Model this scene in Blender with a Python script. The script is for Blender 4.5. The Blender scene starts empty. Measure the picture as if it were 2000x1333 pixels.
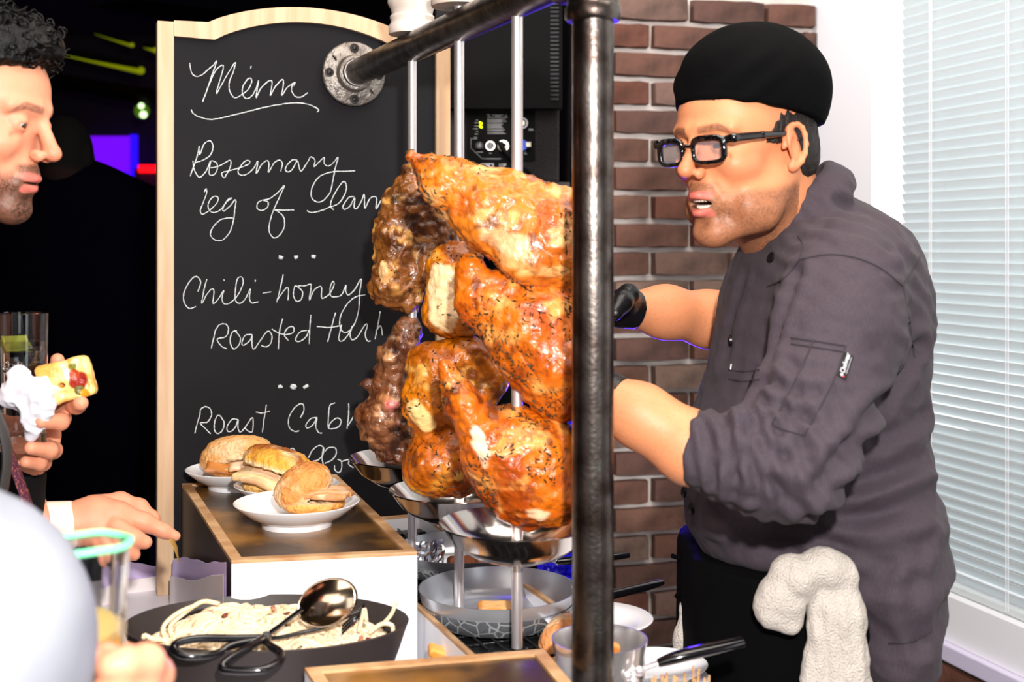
import bpy, bmesh, math, random
import numpy as np
import openvdb as vdb
from mathutils import Vector, Matrix

SC = bpy.context.scene
COL = SC.collection
PI = math.pi
# ------------------------------------------------------------------ camera, world, lights
F = 2400.0; CX = 1000.0; HY = 480.0; CZ = 1.5       # focal length in px, image centre, horizon row, eye height
cam = bpy.data.cameras.new('camera'); cam_o = bpy.data.objects.new('camera', cam); COL.objects.link(cam_o)
cam_o.location = (0, 0, CZ); cam_o.rotation_euler = (PI/2, 0, 0)
cam.sensor_width = 36; cam.lens = 36*F/2000.0
cam.shift_y = -(666.5-HY)/2000.0
cam.clip_start = 0.05; cam.clip_end = 60
cam.dof.use_dof = True; cam.dof.focus_distance = 1.75; cam.dof.aperture_fstop = 43.2/8.0
SC.camera = cam_o
vs = SC.view_settings
vs.view_transform = 'Standard'; vs.look = 'None'; vs.gamma = 1; vs.use_curve_mapping = False
vs.exposure = 0.0
world = bpy.data.worlds.new('world'); SC.world = world; world.use_nodes = True
bg = world.node_tree.nodes['Background']; bg.inputs[0].default_value = (0.94, 0.98, 1.0, 1); bg.inputs[1].default_value = 2.2

def lamp(name, kind, loc, power, color, size=0.1, aim=None, **kw):
    l = bpy.data.lights.new(name, kind); l.energy = power; l.color = color
    if kind == 'AREA': l.size = size
    else: l.shadow_soft_size = size
    for k, v in kw.items(): setattr(l, k, v)
    o = bpy.data.objects.new(name, l); COL.objects.link(o); o.location = loc
    if aim is not None:
        d = Vector(aim)-Vector(loc); o.rotation_euler = d.to_track_quat('-Z', 'Y').to_euler()
    return o
lamp('camera_flash', 'SPOT', (0.10, 0.0, CZ+0.24), 150, (1.0, 0.96, 0.92), 0.03, (0.1, 2, CZ-0.1), spot_size=2.2, spot_blend=0.6)
lamp('overhead_fill', 'AREA', (0.3, 1.3, CZ+1.12), 30, (1.0, 0.9, 0.8), 1.2, (0.2, 1.7, 1))  # added overhead fill standing in for ambient bounce, not a fixture
lamp('room_fill', 'AREA', (-0.6, -0.8, CZ+1.0), 24, (1.0, 0.93, 0.86), 1.6, (0, 1.6, 1.2))  # added soft fill from behind the camera, no lamp there
lamp('blue_stage_light', 'SPOT', (0.31, 2.55, CZ-0.35), 38, (0.06, 0.02, 1.0), 0.05, (0.10, 1.3, CZ+0.0), spot_size=0.72, spot_blend=0.3)
lamp('wall_fill_spot', 'SPOT', (-0.35, 2.45, CZ+1.45), 74, (1.0, 0.97, 0.97), 0.15, (0.72, 2.85, CZ-0.15), spot_size=1.15, spot_blend=0.7)  # invented spot, added to brighten the right-hand wall
lamp('purple_doorway_light', 'AREA', (-2.55, 8.2, CZ+0.6), 4, (0.45, 0.05, 1.0), 0.5, (-2.3, 9.0, CZ+0.1))
lamp('window_daylight', 'AREA', (2.3, 2.9, CZ+0.6), 40, (1.0, 1.0, 0.98), 1.6, (0.9, 2.6, CZ+0.1))

# ------------------------------------------------------------------ helpers
def P(px, py, Y):
    return Vector(((px-CX)*Y/F, Y, CZ-(py-HY)*Y/F))
def A(px, py, Y):
    return np.array(P(px, py, Y))
def tag(o, label=None, cat=None, group=None, kind=None):
    if label: o['label'] = label
    if cat: o['category'] = cat
    if group: o['group'] = group
    if kind: o['kind'] = kind
    return o
def thing(name, label, cat, loc=(0, 0, 0), group=None):
    o = bpy.data.objects.new(name, None); COL.objects.link(o); o.location = loc; o.empty_display_size = 0.05
    return tag(o, label, cat, group)
def link(name, me, mat, parent=None, smooth=True):
    me.name = name
    if mat is not None and len(me.materials) == 0: me.materials.append(mat)
    if smooth: me.shade_smooth()
    o = bpy.data.objects.new(name, me); COL.objects.link(o)
    if parent is not None:
        o.parent = parent
        w = Vector((0, 0, 0)); q = parent
        while q is not None: w += Vector(q.location); q = q.parent
        o.location = -w
    return o
def from_bm(name, bm, mat, parent=None, smooth=False, angle=None):
    me = bpy.data.meshes.new(name); bm.normal_update(); bm.to_mesh(me); bm.free()
    o = link(name, me, mat, parent, smooth)
    if angle: me.set_sharp_from_angle(angle=angle)
    return o
def mesh_py(name, v, f, mat, parent=None, smooth=False):
    me = bpy.data.meshes.new(name); me.from_pydata([tuple(x) for x in v], [], f); me.update()
    return link(name, me, mat, parent, smooth)
def struct(o): o['kind'] = 'structure'; return o

# --- materials
def srgb(r, g, b):
    def c(x):
        x /= 255.0
        return x/12.92 if x <= 0.04045 else ((x+0.055)/1.055)**2.4
    return (c(r), c(g), c(b), 1.0)
MATS = {}
def mat(name, col=(0.5, 0.5, 0.5, 1), rough=0.5, metal=0.0, bump=0.0, bscale=30.0, col2=None, nscale=8.0, attr=False,
        emit=None, estr=1.0, trans=0.0, ior=1.45, coat=0.0, sheen=0.0, stretch=None, rvar=0.0, sss=0.0, detail=5.0, lo=0.35, hi=0.65, spec=0.5, alpha=1.0):
    if name in MATS: return MATS[name]
    m = bpy.data.materials.new(name); m.use_nodes = True; MATS[name] = m
    nt = m.node_tree; N = nt.nodes; L = nt.links; b = N['Principled BSDF']
    b.inputs['Roughness'].default_value = rough; b.inputs['Metallic'].default_value = metal
    b.inputs['IOR'].default_value = ior; b.inputs['Transmission Weight'].default_value = trans
    b.inputs['Coat Weight'].default_value = coat; b.inputs['Coat Roughness'].default_value = 0.12
    b.inputs['Sheen Weight'].default_value = sheen; b.inputs['Specular IOR Level'].default_value = spec
    b.inputs['Alpha'].default_value = alpha
    if sss: b.inputs['Subsurface Weight'].default_value = sss; b.inputs['Subsurface Radius'].default_value = (0.012, 0.005, 0.003); b.inputs['Subsurface Scale'].default_value = 0.5
    tc = N.new('ShaderNodeTexCoord'); src = tc.outputs['Object']
    if stretch:
        mp = N.new('ShaderNodeMapping'); mp.inputs['Scale'].default_value = stretch; L.new(src, mp.inputs['Vector']); src = mp.outputs['Vector']
    base = None
    if attr:
        at = N.new('ShaderNodeAttribute'); at.attribute_name = 'Col'; base = at.outputs['Color']
    if col2 is not None:
        no = N.new('ShaderNodeTexNoise'); no.inputs['Scale'].default_value = nscale; no.inputs['Detail'].default_value = detail; L.new(src, no.inputs['Vector'])
        cr = N.new('ShaderNodeMapRange'); cr.inputs['From Min'].default_value = lo; cr.inputs['From Max'].default_value = hi; L.new(no.outputs['Fac'], cr.inputs['Value'])
        mx = N.new('ShaderNodeMix'); mx.data_type = 'RGBA'
        L.new(cr.outputs['Result'], mx.inputs['Factor'])
        if base is not None:
            L.new(base, mx.inputs['A']); 
            mm = N.new('ShaderNodeMix'); mm.data_type = 'RGBA'; mm.blend_type = 'MULTIPLY'; mm.inputs['Factor'].default_value = 1
            L.new(base, mm.inputs['A']); mm.inputs['B'].default_value = col2; L.new(mm.outputs['Result'], mx.inputs['B'])
        else:
            mx.inputs['A'].default_value = col; mx.inputs['B'].default_value = col2
        base = mx.outputs['Result']
    if base is not None: L.new(base, b.inputs['Base Color'])
    else: b.inputs['Base Color'].default_value = col
    if rvar:
        n2 = N.new('ShaderNodeTexNoise'); n2.inputs['Scale'].default_value = nscale*2; L.new(src, n2.inputs['Vector'])
        r2 = N.new('ShaderNodeMapRange'); r2.inputs['To Min'].default_value = max(0.02, rough-rvar); r2.inputs['To Max'].default_value = min(1, rough+rvar)
        L.new(n2.outputs['Fac'], r2.inputs['Value']); L.new(r2.outputs['Result'], b.inputs['Roughness'])
    if bump:
        n3 = N.new('ShaderNodeTexNoise'); n3.inputs['Scale'].default_value = bscale; n3.inputs['Detail'].default_value = 4; L.new(src, n3.inputs['Vector'])
        bp = N.new('ShaderNodeBump'); bp.inputs['Strength'].default_value = bump; bp.inputs['Distance'].default_value = 0.004
        L.new(n3.outputs['Fac'], bp.inputs['Height']); L.new(bp.outputs['Normal'], b.inputs['Normal'])
    if emit is not None:
        b.inputs['Emission Color'].default_value = emit; b.inputs['Emission Strength'].default_value = estr
    return m

# --- shape builders
def bm_box(bm, c, s, R=None, bevel=0.0):
    g = bmesh.ops.create_cube(bm, size=1.0); vs_ = g['verts']
    for v in vs_:
        p = Vector((v.co.x*s[0], v.co.y*s[1], v.co.z*s[2]))
        if R is not None: p = R @ p
        v.co = p+Vector(c)
    if bevel:
        es = list({e for v in vs_ for e in v.link_edges})
        bmesh.ops.bevel(bm, geom=es, offset=bevel, segments=2, profile=0.6, affect='EDGES')
def box(name, c, s, m, parent=None, R=None, bevel=0.0):
    bm = bmesh.new(); bm_box(bm, c, s, R, bevel); return from_bm(name, bm, m, parent)
def frame_of(d):
    d = Vector(d).normalized(); up = Vector((0, 0, 1)) if abs(d.z) < 0.95 else Vector((1, 0, 0))
    a = d.cross(up).normalized(); b = a.cross(d).normalized()
    return a, b, d
def tube_data(pts, rs, seg=12, cap=True, flat=1.0):
    pts = [Vector(p) for p in pts]; n = len(pts)
    if not hasattr(rs, '__len__'): rs = [rs]*n
    V = []; Fc = []; a = None
    for i in range(n):
        t = (pts[min(i+1, n-1)]-pts[max(i-1, 0)]).normalized()
        if a is None: a, b, _ = frame_of(t)
        else:
            a = (a-t*a.dot(t)); a = a.normalized() if a.length > 1e-6 else frame_of(t)[0]; b = a.cross(t)
        for k in range(seg):
            w = 2*PI*k/seg; V.append(pts[i]+a*math.cos(w)*rs[i]+b*math.sin(w)*rs[i]*flat)
    for i in range(n-1):
        for k in range(seg):
            k2 = (k+1) % seg; Fc.append((i*seg+k, i*seg+k2, (i+1)*seg+k2, (i+1)*seg+k))
    if cap:
        Fc.append(tuple(range(seg-1, -1, -1))); Fc.append(tuple((n-1)*seg+k for k in range(seg)))
    return V, Fc
def tube(name, pts, rs, m, parent=None, seg=12, flat=1.0, cap=True, smooth=True):
    V, Fc = tube_data(pts, rs, seg, cap, flat); o = mesh_py(name, V, Fc, m, parent, smooth)
    o.data.set_sharp_from_angle(angle=1.0); return o
def tubes(name, lst, m, parent=None, seg=8, flat=1.0):
    V = []; Fc = []
    for pts, rs in lst:
        v, f = tube_data(pts, rs, seg, True, flat); n = len(V); V += v; Fc += [tuple(i+n for i in q) for q in f]
    return mesh_py(name, V, Fc, m, parent, True)
def lathe(name, prof, loc, m, parent=None, seg=48, axis=(0, 0, 1), sx=1.0, sy=1.0, cap=False, rot=0.0):
    # prof: list of (r, z)
    a, b, d = frame_of(axis)
    if abs(Vector(axis).normalized().z) > 0.999: a, b, d = Vector((1, 0, 0)), Vector((0, 1, 0)), Vector((0, 0, 1))
    ca, sa = math.cos(rot), math.sin(rot)
    V = []; Fc = []; loc = Vector(loc)
    for r, z in prof:
        for k in range(seg):
            w = 2*PI*k/seg; x = r*math.cos(w)*sx; y = r*math.sin(w)*sy
            V.append(loc+a*(x*ca-y*sa)+b*(x*sa+y*ca)+d*z)
    for i in range(len(prof)-1):
        for k in range(seg):
            k2 = (k+1) % seg; Fc.append((i*seg+k, i*seg+k2, (i+1)*seg+k2, (i+1)*seg+k))
    if prof[0][0] > 1e-5 and cap: Fc.append(tuple(range(seg-1, -1, -1)))
    if prof[-1][0] > 1e-5 and cap: Fc.append(tuple((len(prof)-1)*seg+k for k in range(seg)))
    bm = bmesh.new(); me = bpy.data.meshes.new('t'); me.from_pydata([tuple(v) for v in V], [], Fc); bm.from_mesh(me); bpy.data.meshes.remove(me)
    bmesh.ops.remove_doubles(bm, verts=bm.verts, dist=1e-6)
    bmesh.ops.recalc_face_normals(bm, faces=bm.faces)
    return from_bm(name, bm, m, parent, True, angle=0.9)
def smooth_path(pts, n=6):
    # Catmull-Rom
    pts = [np.array(p, float) for p in pts]
    if len(pts) < 3: return pts
    q = [2*pts[0]-pts[1]]+pts+[2*pts[-1]-pts[-2]]; out = []
    for i in range(1, len(q)-2):
        for j in range(n):
            t = j/n; t2 = t*t; t3 = t2*t
            out.append(0.5*((2*q[i])+(-q[i-1]+q[i+1])*t+(2*q[i-1]-5*q[i]+4*q[i+1]-q[i+2])*t2+(-q[i-1]+3*q[i]-3*q[i+1]+q[i+2])*t3))
    out.append(pts[-1]); return out
def prism(name, poly, origin, ux, uy, depth, m, parent=None, bevel=0.0):
    # polygon (2D) in plane (ux, uy), extruded along ux x uy by depth
    ux = Vector(ux); uy = Vector(uy); nz = ux.cross(uy).normalized(); o = Vector(origin)
    bm = bmesh.new(); vv = [bm.verts.new(o+ux*x+uy*y) for x, y in poly]; f = bm.faces.new(vv)
    r = bmesh.ops.extrude_face_region(bm, geom=[f]); nv = [g for g in r['geom'] if isinstance(g, bmesh.types.BMVert)]
    for v in nv: v.co += nz*depth
    bmesh.ops.recalc_face_normals(bm, faces=bm.faces)
    if bevel: bmesh.ops.bevel(bm, geom=list(bm.edges), offset=bevel, segments=1, affect='EDGES')
    return from_bm(name, bm, m, parent)

# --- numpy noise
def _hash(i, j, k, s):
    s = int(s*13)
    h = (i*374761393+j*668265263+k*2147483647+s*974711) & 0xffffffff
    h = ((h ^ (h >> 13))*1274126177) & 0xffffffff
    h = (h ^ (h >> 16)); return (h & 0xffff)/32767.5-1.0
def noise(Pt, scale, seed=0):
    q = Pt*scale; i = np.floor(q).astype(np.int64); f = q-i; f = f*f*(3-2*f)
    x, y, z = i[..., 0], i[..., 1], i[..., 2]; fx, fy, fz = f[..., 0], f[..., 1], f[..., 2]
    def c(a, b, d): return _hash(x+a, y+b, z+d, seed)
    x00 = c(0, 0, 0)*(1-fx)+c(1, 0, 0)*fx; x10 = c(0, 1, 0)*(1-fx)+c(1, 1, 0)*fx
    x01 = c(0, 0, 1)*(1-fx)+c(1, 0, 1)*fx; x11 = c(0, 1, 1)*(1-fx)+c(1, 1, 1)*fx
    return (x00*(1-fy)+x10*fy)*(1-fz)+(x01*(1-fy)+x11*fy)*fz
def fbm(Pt, scale, seed=0, o=3):
    r = 0; a = 1; t = 0
    for k in range(o): r = r+a*noise(Pt, scale*2**k, seed+k*7); t += a; a *= 0.5
    return r/t
def sstep(x, a, b):
    t = np.clip((x-a)/(b-a), 0, 1); return t*t*(3-2*t)
def mixc(a, b, t): return a*(1-t[:, None])+np.array(b)[None, :3]*t[:, None]

# --- signed distance modelling
class Sdf:
    def __init__(s): s.ops = []
    def cap(s, a, b, ra, rb=None, k=0.01, op='u'):
        a = np.array(a, float); b = np.array(b, float); rb = ra if rb is None else rb; d = b-a; dd = max(d@d, 1e-12)
        def f(Q):
            t = np.clip(((Q-a)@d)/dd, 0, 1); return np.linalg.norm(Q-a-t[..., None]*d, axis=-1)-(ra+(rb-ra)*t)
        s.ops.append((op, f, k, f, (np.minimum(a-ra, b-rb), np.maximum(a+ra, b+rb)))); return s
    def chain(s, pts, rs, k=0.01, op='u'):
        for i in range(len(pts)-1): s.cap(pts[i], pts[i+1], rs[i], rs[i+1], k, op)
        return s
    def ell(s, c, r, R=None, k=0.01, op='u'):
        c = np.array(c, float); r = np.array(r, float); R = np.eye(3) if R is None else np.array(R, float); mr = r.max()
        def f(Q):
            q = (Q-c)@R; k0 = np.linalg.norm(q/r, axis=-1); k1 = np.linalg.norm(q/(r*r), axis=-1)
            return k0*(k0-1)/np.maximum(k1, 1e-9)
        def lb(Q): return np.linalg.norm(Q-c, axis=-1)-mr
        s.ops.append((op, f, k, lb, (c-mr, c+mr))); return s
    def box(s, c, h, R=None, rd=0.003, k=0.005, op='u'):
        c = np.array(c, float); h = np.array(h, float)-rd; R = np.eye(3) if R is None else np.array(R, float); mr = np.linalg.norm(h)+rd
        def f(Q):
            q = np.abs((Q-c)@R)-h; return np.linalg.norm(np.maximum(q, 0), axis=-1)+np.minimum(q.max(-1), 0)-rd
        def lb(Q): return np.linalg.norm(Q-c, axis=-1)-mr
        s.ops.append((op, f, k, lb, (c-mr, c+mr))); return s
    def ev(s, Q, ops):
        d = np.full(Q.shape[:-1], 1.0)
        for op, f, k, lb, bb in ops:
            x = f(Q)
            if op == 'u':
                h = np.maximum(k-np.abs(d-x), 0)/k if k > 0 else 0; d = np.minimum(d, x)-h*h*k*0.25
            else:
                x = -x; h = np.maximum(k-np.abs(d-x), 0)/k; d = np.maximum(d, x)+h*h*k*0.25
        return d
    def mesh(s, vox=0.003, M=None, clip=None, crop=None):
        lo = np.min([o[4][0] for o in s.ops if o[0] == 'u'], 0)-vox*4; hi = np.max([o[4][1] for o in s.ops if o[0] == 'u'], 0)+vox*4
        if clip is not None: lo = np.maximum(lo, clip[0]); hi = np.minimum(hi, clip[1])
        B = 20; n = np.ceil((hi-lo)/vox/B).astype(int); Rb = B*vox*0.87; g = vdb.FloatGrid(vox*3)
        ii = np.arange(B); G = np.stack(np.meshgrid(ii, ii, ii, indexing='ij'), -1)*vox
        for a in range(n[0]):
            for b in range(n[1]):
                for c in range(n[2]):
                    o = lo+np.array([a, b, c])*B*vox; ctr = (o+B*vox*0.5)[None]
                    act = [op for op in s.ops if op[3](ctr)[0] < Rb+op[2]+0.008]
                    if not any(op[0] == 'u' for op in act): continue
                    dc = s.ev(ctr, act)[0]
                    if dc < -(Rb*1.6+0.01): blk = np.full((B, B, B), -vox*3, np.float32)
                    else:
                        d = s.ev(o+G, act)
                        if crop is not None: d = np.maximum(d, crop(o+G))
                        blk = np.clip(d, -vox*3, vox*3).astype(np.float32)
                    g.copyFromArray(blk, ijk=(a*B, b*B, c*B), tolerance=0.0)
        p, q = g.convertToQuads(isovalue=0.0)
        V = p.astype(float)*vox+lo
        q = np.ascontiguousarray(q)
        if M is not None: V = V@np.array(M.to_3x3()).T+np.array(M.translation)
        return V, q
def vnormals(V, q):
    n = np.cross(V[q[:, 2]]-V[q[:, 0]], V[q[:, 3]]-V[q[:, 1]]); N = np.zeros_like(V)
    for i in range(4): np.add.at(N, q[:, i], n)
    N /= np.maximum(np.linalg.norm(N, axis=1, keepdims=True), 1e-12); return N
def quads(name, V, q, m, parent=None, col=None):
    me = bpy.data.meshes.new(name); nf = len(q)
    me.vertices.add(len(V)); me.vertices.foreach_set('co', V.astype(np.float32).ravel())
    me.loops.add(nf*4); me.loops.foreach_set('vertex_index', q.astype(np.int32).ravel())
    me.polygons.add(nf); me.polygons.foreach_set('loop_start', np.arange(0, nf*4, 4, dtype=np.int32))
    me.update(calc_edges=True)
    if col is not None:
        at = me.color_attributes.new('Col', 'FLOAT_COLOR', 'POINT')
        c = np.ones((len(V), 4), np.float32); c[:, :3] = col; at.data.foreach_set('color', c.ravel())
    return link(name, me, m, parent, True)
# ------------------------------------------------------------------ room shell
M_mortar = mat('mortar', srgb(240, 232, 228), 0.9, bump=0.5, bscale=60, col2=srgb(222, 210, 204), nscale=14)
M_white = mat('white_paint', srgb(240, 240, 245), 0.55, bump=0.05, bscale=40)
M_dark = mat('dark_wall', srgb(30, 24, 26), 0.8, bump=0.1)
M_grey = mat('brown_grey_paint', srgb(78, 68, 64), 0.7)
M_floor = mat('dark_wood_floor', srgb(52, 36, 28), 0.5, col2=srgb(34, 23, 18), nscale=5, stretch=(8, 1, 1))
M_ceil = mat('dark_ceiling', srgb(34, 26, 24), 0.9)
H = CZ
struct(box('floor', (0, 3.5, -0.03), (8, 13, 0.06), M_floor))
struct(box('ceiling', (-0.5, 3.5, H+1.66), (7.4, 12.6, 0.06), M_ceil))
struct(box('wall_left', (-3.9, 3.5, 1.6), (0.1, 12.4, 3.2), M_dark))
struct(box('wall_far', (-1.6, 9.6, 1.6), (4.6, 0.1, 3.2), M_dark))
struct(box('wall_behind', (-0.9, -2.6, 1.6), (6, 0.1, 3.2), M_dark))
BW0 = Vector((0.20, 2.94, 0)); BWd = Vector((0.97, 0.243, 0)).normalized(); BWn = Vector((0.243, -0.97, 0)).normalized()
def a_of(px, O, d):
    m = (px-CX)/F; return (m*O.y-O.x)/(d.x-m*d.y)
BWL = a_of(1590, BW0, BWd)
R_bw = Matrix((BWd, -BWn, Vector((0, 0, 1)))).transposed()
# brick wall: backing of mortar plus single bricks
wall = struct(box('wall_back', BW0+BWd*(BWL/2-0.01)-BWn*0.060+Vector((0, 0, 1.55)), (BWL+0.02, 0.1, 3.06), M_mortar, R=R_bw))
struct(box('wall_side', (0.185, 6.3, 1.55), (0.05, 6.5, 3.06), M_grey))
rb = random.Random(4)
brick_m = [mat('brick_%d' % i, srgb(*c), 0.85, bump=0.9, bscale=45, col2=srgb(*[int(x*0.72) for x in c]), nscale=16, lo=0.42, hi=0.68)
           for i, c in enumerate([(116, 80, 68), (128, 92, 78), (104, 74, 66), (136, 110, 98), (116, 72, 58), (124, 96, 86)])]
def brick_mesh(L, Hh, D, seed, m):
    r = random.Random(seed); bm = bmesh.new(); bmesh.ops.create_cube(bm, size=1)
    bmesh.ops.subdivide_edges(bm, edges=[e for e in bm.edges if abs((e.verts[0].co-e.verts[1].co).x) > 0.5], cuts=4)
    for v in bm.verts:
        x, y, z = v.co; c = 0.0
        if abs(x) > 0.45: c = 0.05
        v.co = Vector((x*L*(1-(0.03 if y < 0 else 0)), y*D*(1 if y > 0 else 1), z*Hh*(0.93 if y < 0 else 1.0)*(1-c)))
        v.co += Vector((r.uniform(-1, 1)*0.0015, r.uniform(-1, 0.4)*0.0015, r.uniform(-1, 1)*0.0018))
    me = bpy.data.meshes.new('brick'); bm.to_mesh(me); bm.free(); me.materials.append(m); return me
BM = {}
def get_brick(L, k):
    key = (round(L, 3), k)
    if key not in BM: BM[key] = brick_mesh(L, 0.0575, 0.03, k*31+int(L*1000), brick_m[k % 6])
    return BM[key]
def lay(parent, O, d, n, Rm, a0, a1, zt, rows, pitch=0.2, off=0.0, up=False):
    for r in range(rows):
        z = zt-0.0686*(r+0.5); o = off+(0.1 if r % 2 else 0.0)
        j = -3
        while True:
            s = j*pitch+o; e = s+pitch-0.0125; j += 1
            if s > a1: break
            s = max(s, a0); e = min(e, a1)
            if e-s < 0.02: continue
            L = round((e-s)/0.01)*0.01 if e-s < pitch-0.012 else pitch-0.0125
            b = bpy.data.objects.new('brick', get_brick(L, rb.randrange(12))); COL.objects.link(b)
            b.parent = parent; b.matrix_local = Matrix.Translation(O+d*((s+e)/2)+n*(rb.uniform(-0.002, 0.002))+Vector((0, 0, z))) @ Rm.to_4x4()
zt0 = H-0.010+0.0686*9
lay(wall, BW0, BWd, BWn, R_bw, 0.0, BWL-0.004, zt0, 31, off=0.045)
# window wall
W0 = BW0+BWd*BWL; Wd = Vector((0.303, -0.953, 0)).normalized(); Wn = Vector((-0.953, -0.303, 0)).normalized()
R_w = Matrix((Wd, -Wn, Vector((0, 0, 1)))).transposed()
def Wp(a, z, n=0.0): return W0+Wd*a+Wn*n+Vector((0, 0, z))
sJ = a_of(1702, W0, Wd); WL = 4.6
def wbox(name, a0, a1, z0, z1, n0, n1, m, parent=None, bevel=0):
    return box(name, Wp((a0+a1)/2, (z0+z1)/2, (n0+n1)/2), (a1-a0, n1-n0, z1-z0), m, parent, R_w, bevel)
zs = H-0.735
wr = struct(wbox('wall_right', -0.03, sJ, 0.635, 3.2, -0.12, 0.0, M_white))
wl = struct(wbox('wall_right_lower', 0.0, WL, 0.02, H-0.868, -0.12, -0.012, M_mortar))
struct(wbox('wall_right_upper', sJ, WL, 2.5, 3.2, -0.12, 0.0, M_white))
struct(wbox('wall_right_end', 1.62, WL, zs-0.1, 2.5, -0.12, 0.0, M_white))
lay(wl, W0+Wn*0.0, Wd, Wn, R_w, 0.0, 1.4, H-0.870, 9, off=0.06)
struct(wbox('trim_1', sJ, 1.62, zs-0.095, zs, -0.10, 0.004, M_white))
struct(wbox('trim_2', sJ-0.10, 1.66, zs-0.131, zs-0.096, -0.02, 0.022, mat('sill_purple_lit', srgb(214, 208, 232), 0.4), bevel=0.003))  # white sill; purple light on its edge put into the colour
win = thing('window_1', None, None, Wp(0.9, H, -0.08)); win['kind'] = 'structure'
wbox('window_frame', sJ, sJ+0.035, zs, 2.5, -0.10, -0.055, M_white, win)
wbox('window_frame', 1.585, 1.62, zs, 2.5, -0.10, -0.055, M_white, win)
wbox('window_frame', sJ, 1.62, zs, zs+0.035, -0.10, -0.055, M_white, win)
wbox('window_frame', sJ, 1.62, 2.46, 2.5, -0.10, -0.055, M_white, win)
M_glass_thin = mat('window_glass', (0.9, 0.95, 0.95, 1), 0.02, alpha=0.08)
wbox('pane', sJ+0.03, 1.59, zs+0.03, 2.465, -0.085, -0.081, M_glass_thin, win)
M_frost = mat('hedge_outside', srgb(120, 150, 80), 0.9, col2=srgb(170, 190, 120), nscale=3)
bl = thing('venetian_blind', 'white horizontal venetian blind lowered over the window behind the chef', 'blind', Wp(0.9, H+0.97, -0.03))
sB0 = a_of(1744, W0, Wd); sB1 = 1.58
M_slat = mat('blind_slat', srgb(222, 227, 226), 0.35, trans=0.0)
nt = M_slat.node_tree; tr_ = nt.nodes.new('ShaderNodeBsdfTranslucent'); ad = nt.nodes.new('ShaderNodeMixShader'); ad.inputs[0].default_value = 0.3
tr_.inputs[0].default_value = (0.9, 0.95, 1, 1)
nt.links.new(nt.nodes['Principled BSDF'].outputs[0], ad.inputs[1]); nt.links.new(tr_.outputs[0], ad.inputs[2]); nt.links.new(ad.outputs[0], nt.nodes['Material Output'].inputs[0])
def slat_mesh():
    V = []; Fc = []; L = sB1-sB0; n = 5; wd = 0.0262; tilt = math.radians(60)
    for sgn in (0, 1):
        for xi in (0, 1):
            for i in range(n):
                u = (i/(n-1)-0.5); y = u*wd; h = 0.0022*(1-4*u*u)+sgn*0.0006
                V.append(((xi-0.5)*L, y*math.cos(tilt)-h*math.sin(tilt), -y*math.sin(tilt)-h*math.cos(tilt)))
    def I(s, x, i): return s*2*n+x*n+i
    for i in range(n-1):
        Fc.append((I(0, 0, i), I(0, 1, i), I(0, 1, i+1), I(0, 0, i+1))); Fc.append((I(1, 0, i), I(1, 0, i+1), I(1, 1, i+1), I(1, 1, i)))
    for x in (0, 1):
        for i in range(n-1): Fc.append((I(0, x, i), I(0, x, i+1), I(1, x, i+1), I(1, x, i)))
    for i in (0, n-1): Fc.append((I(0, 0, i), I(0, 1, i), I(1, 1, i), I(1, 0, i)))
    me = bpy.data.meshes.new('slat'); me.from_pydata(V, [], Fc); me.materials.append(M_slat); me.shade_smooth(); me.set_sharp_from_angle(angle=1.0); return me
sm = slat_mesh(); blc = Wp(0.9, H+0.97, -0.03)
for i in range(77):
    z = zs+0.034+i*0.0218
    o = bpy.data.objects.new('slat', sm); COL.objects.link(o); o.parent = bl
    o.matrix_local = Matrix.Translation(Wp((sB0+sB1)/2, z, -0.03)-blc) @ R_w.to_4x4()
wbox('bottom_rail', sB0, sB1, zs+0.004, zs+0.016, -0.045, -0.018, M_slat, bl)
wbox('head_rail', sB0, sB1, 2.46, 2.495, -0.052, -0.012, M_white, bl)
for px in (1806, 1955, 2120):
    a = a_of(px, W0, Wd)
    for da, nn in ((-0.003, -0.014), (0.003, -0.0145)): tube('cord', [Wp(a+da, zs+0.01, nn), Wp(a+da, 2.46, nn)], 0.0011, M_white, bl, seg=6)

# ------------------------------------------------------------------ far dark room
def emis(name, c, s): return mat(name, srgb(*c), 0.5, emit=srgb(*c), estr=s)
d2 = thing('door_2', None, None, P(222, 330, 9.4)); d2['kind'] = 'structure'
M_pw = mat('purple_lit_wall', srgb(200, 190, 215), 0.7)
box('wall_panel', P(222, 345, 9.5), (0.36, 0.03, 0.62), emis('violet_glow_panel', (120, 10, 250), 0.9), d2)  # panel, door and frame glow to stand for the doorway's purple light
box('door_leaf', P(211, 388, 9.44), (0.22, 0.05, 0.36), mat('maroon_glow_door', srgb(70, 10, 70), 0.6, emit=srgb(60, 5, 90), estr=0.6), d2)
for k, (x, y, w, h) in enumerate([(262, 330, 0.045, 0.52), (244, 372, 0.035, 0.28)]):
    box('door_frame', P(x, y, 9.40), (w, 0.06, h), emis('blue_glow_frame', (40, 10, 255), 1.1), d2)
box('wall_panel', P(290, 375, 9.3), (0.20, 0.05, 0.36), mat('dim_brick_panel', srgb(60, 34, 26), 0.8, bump=0.4, bscale=14), d2)
box('red_sign', P(292, 330, 9.26), (0.16, 0.03, 0.055), emis('red_glow', (255, 10, 5), 2.0), d2)

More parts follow.
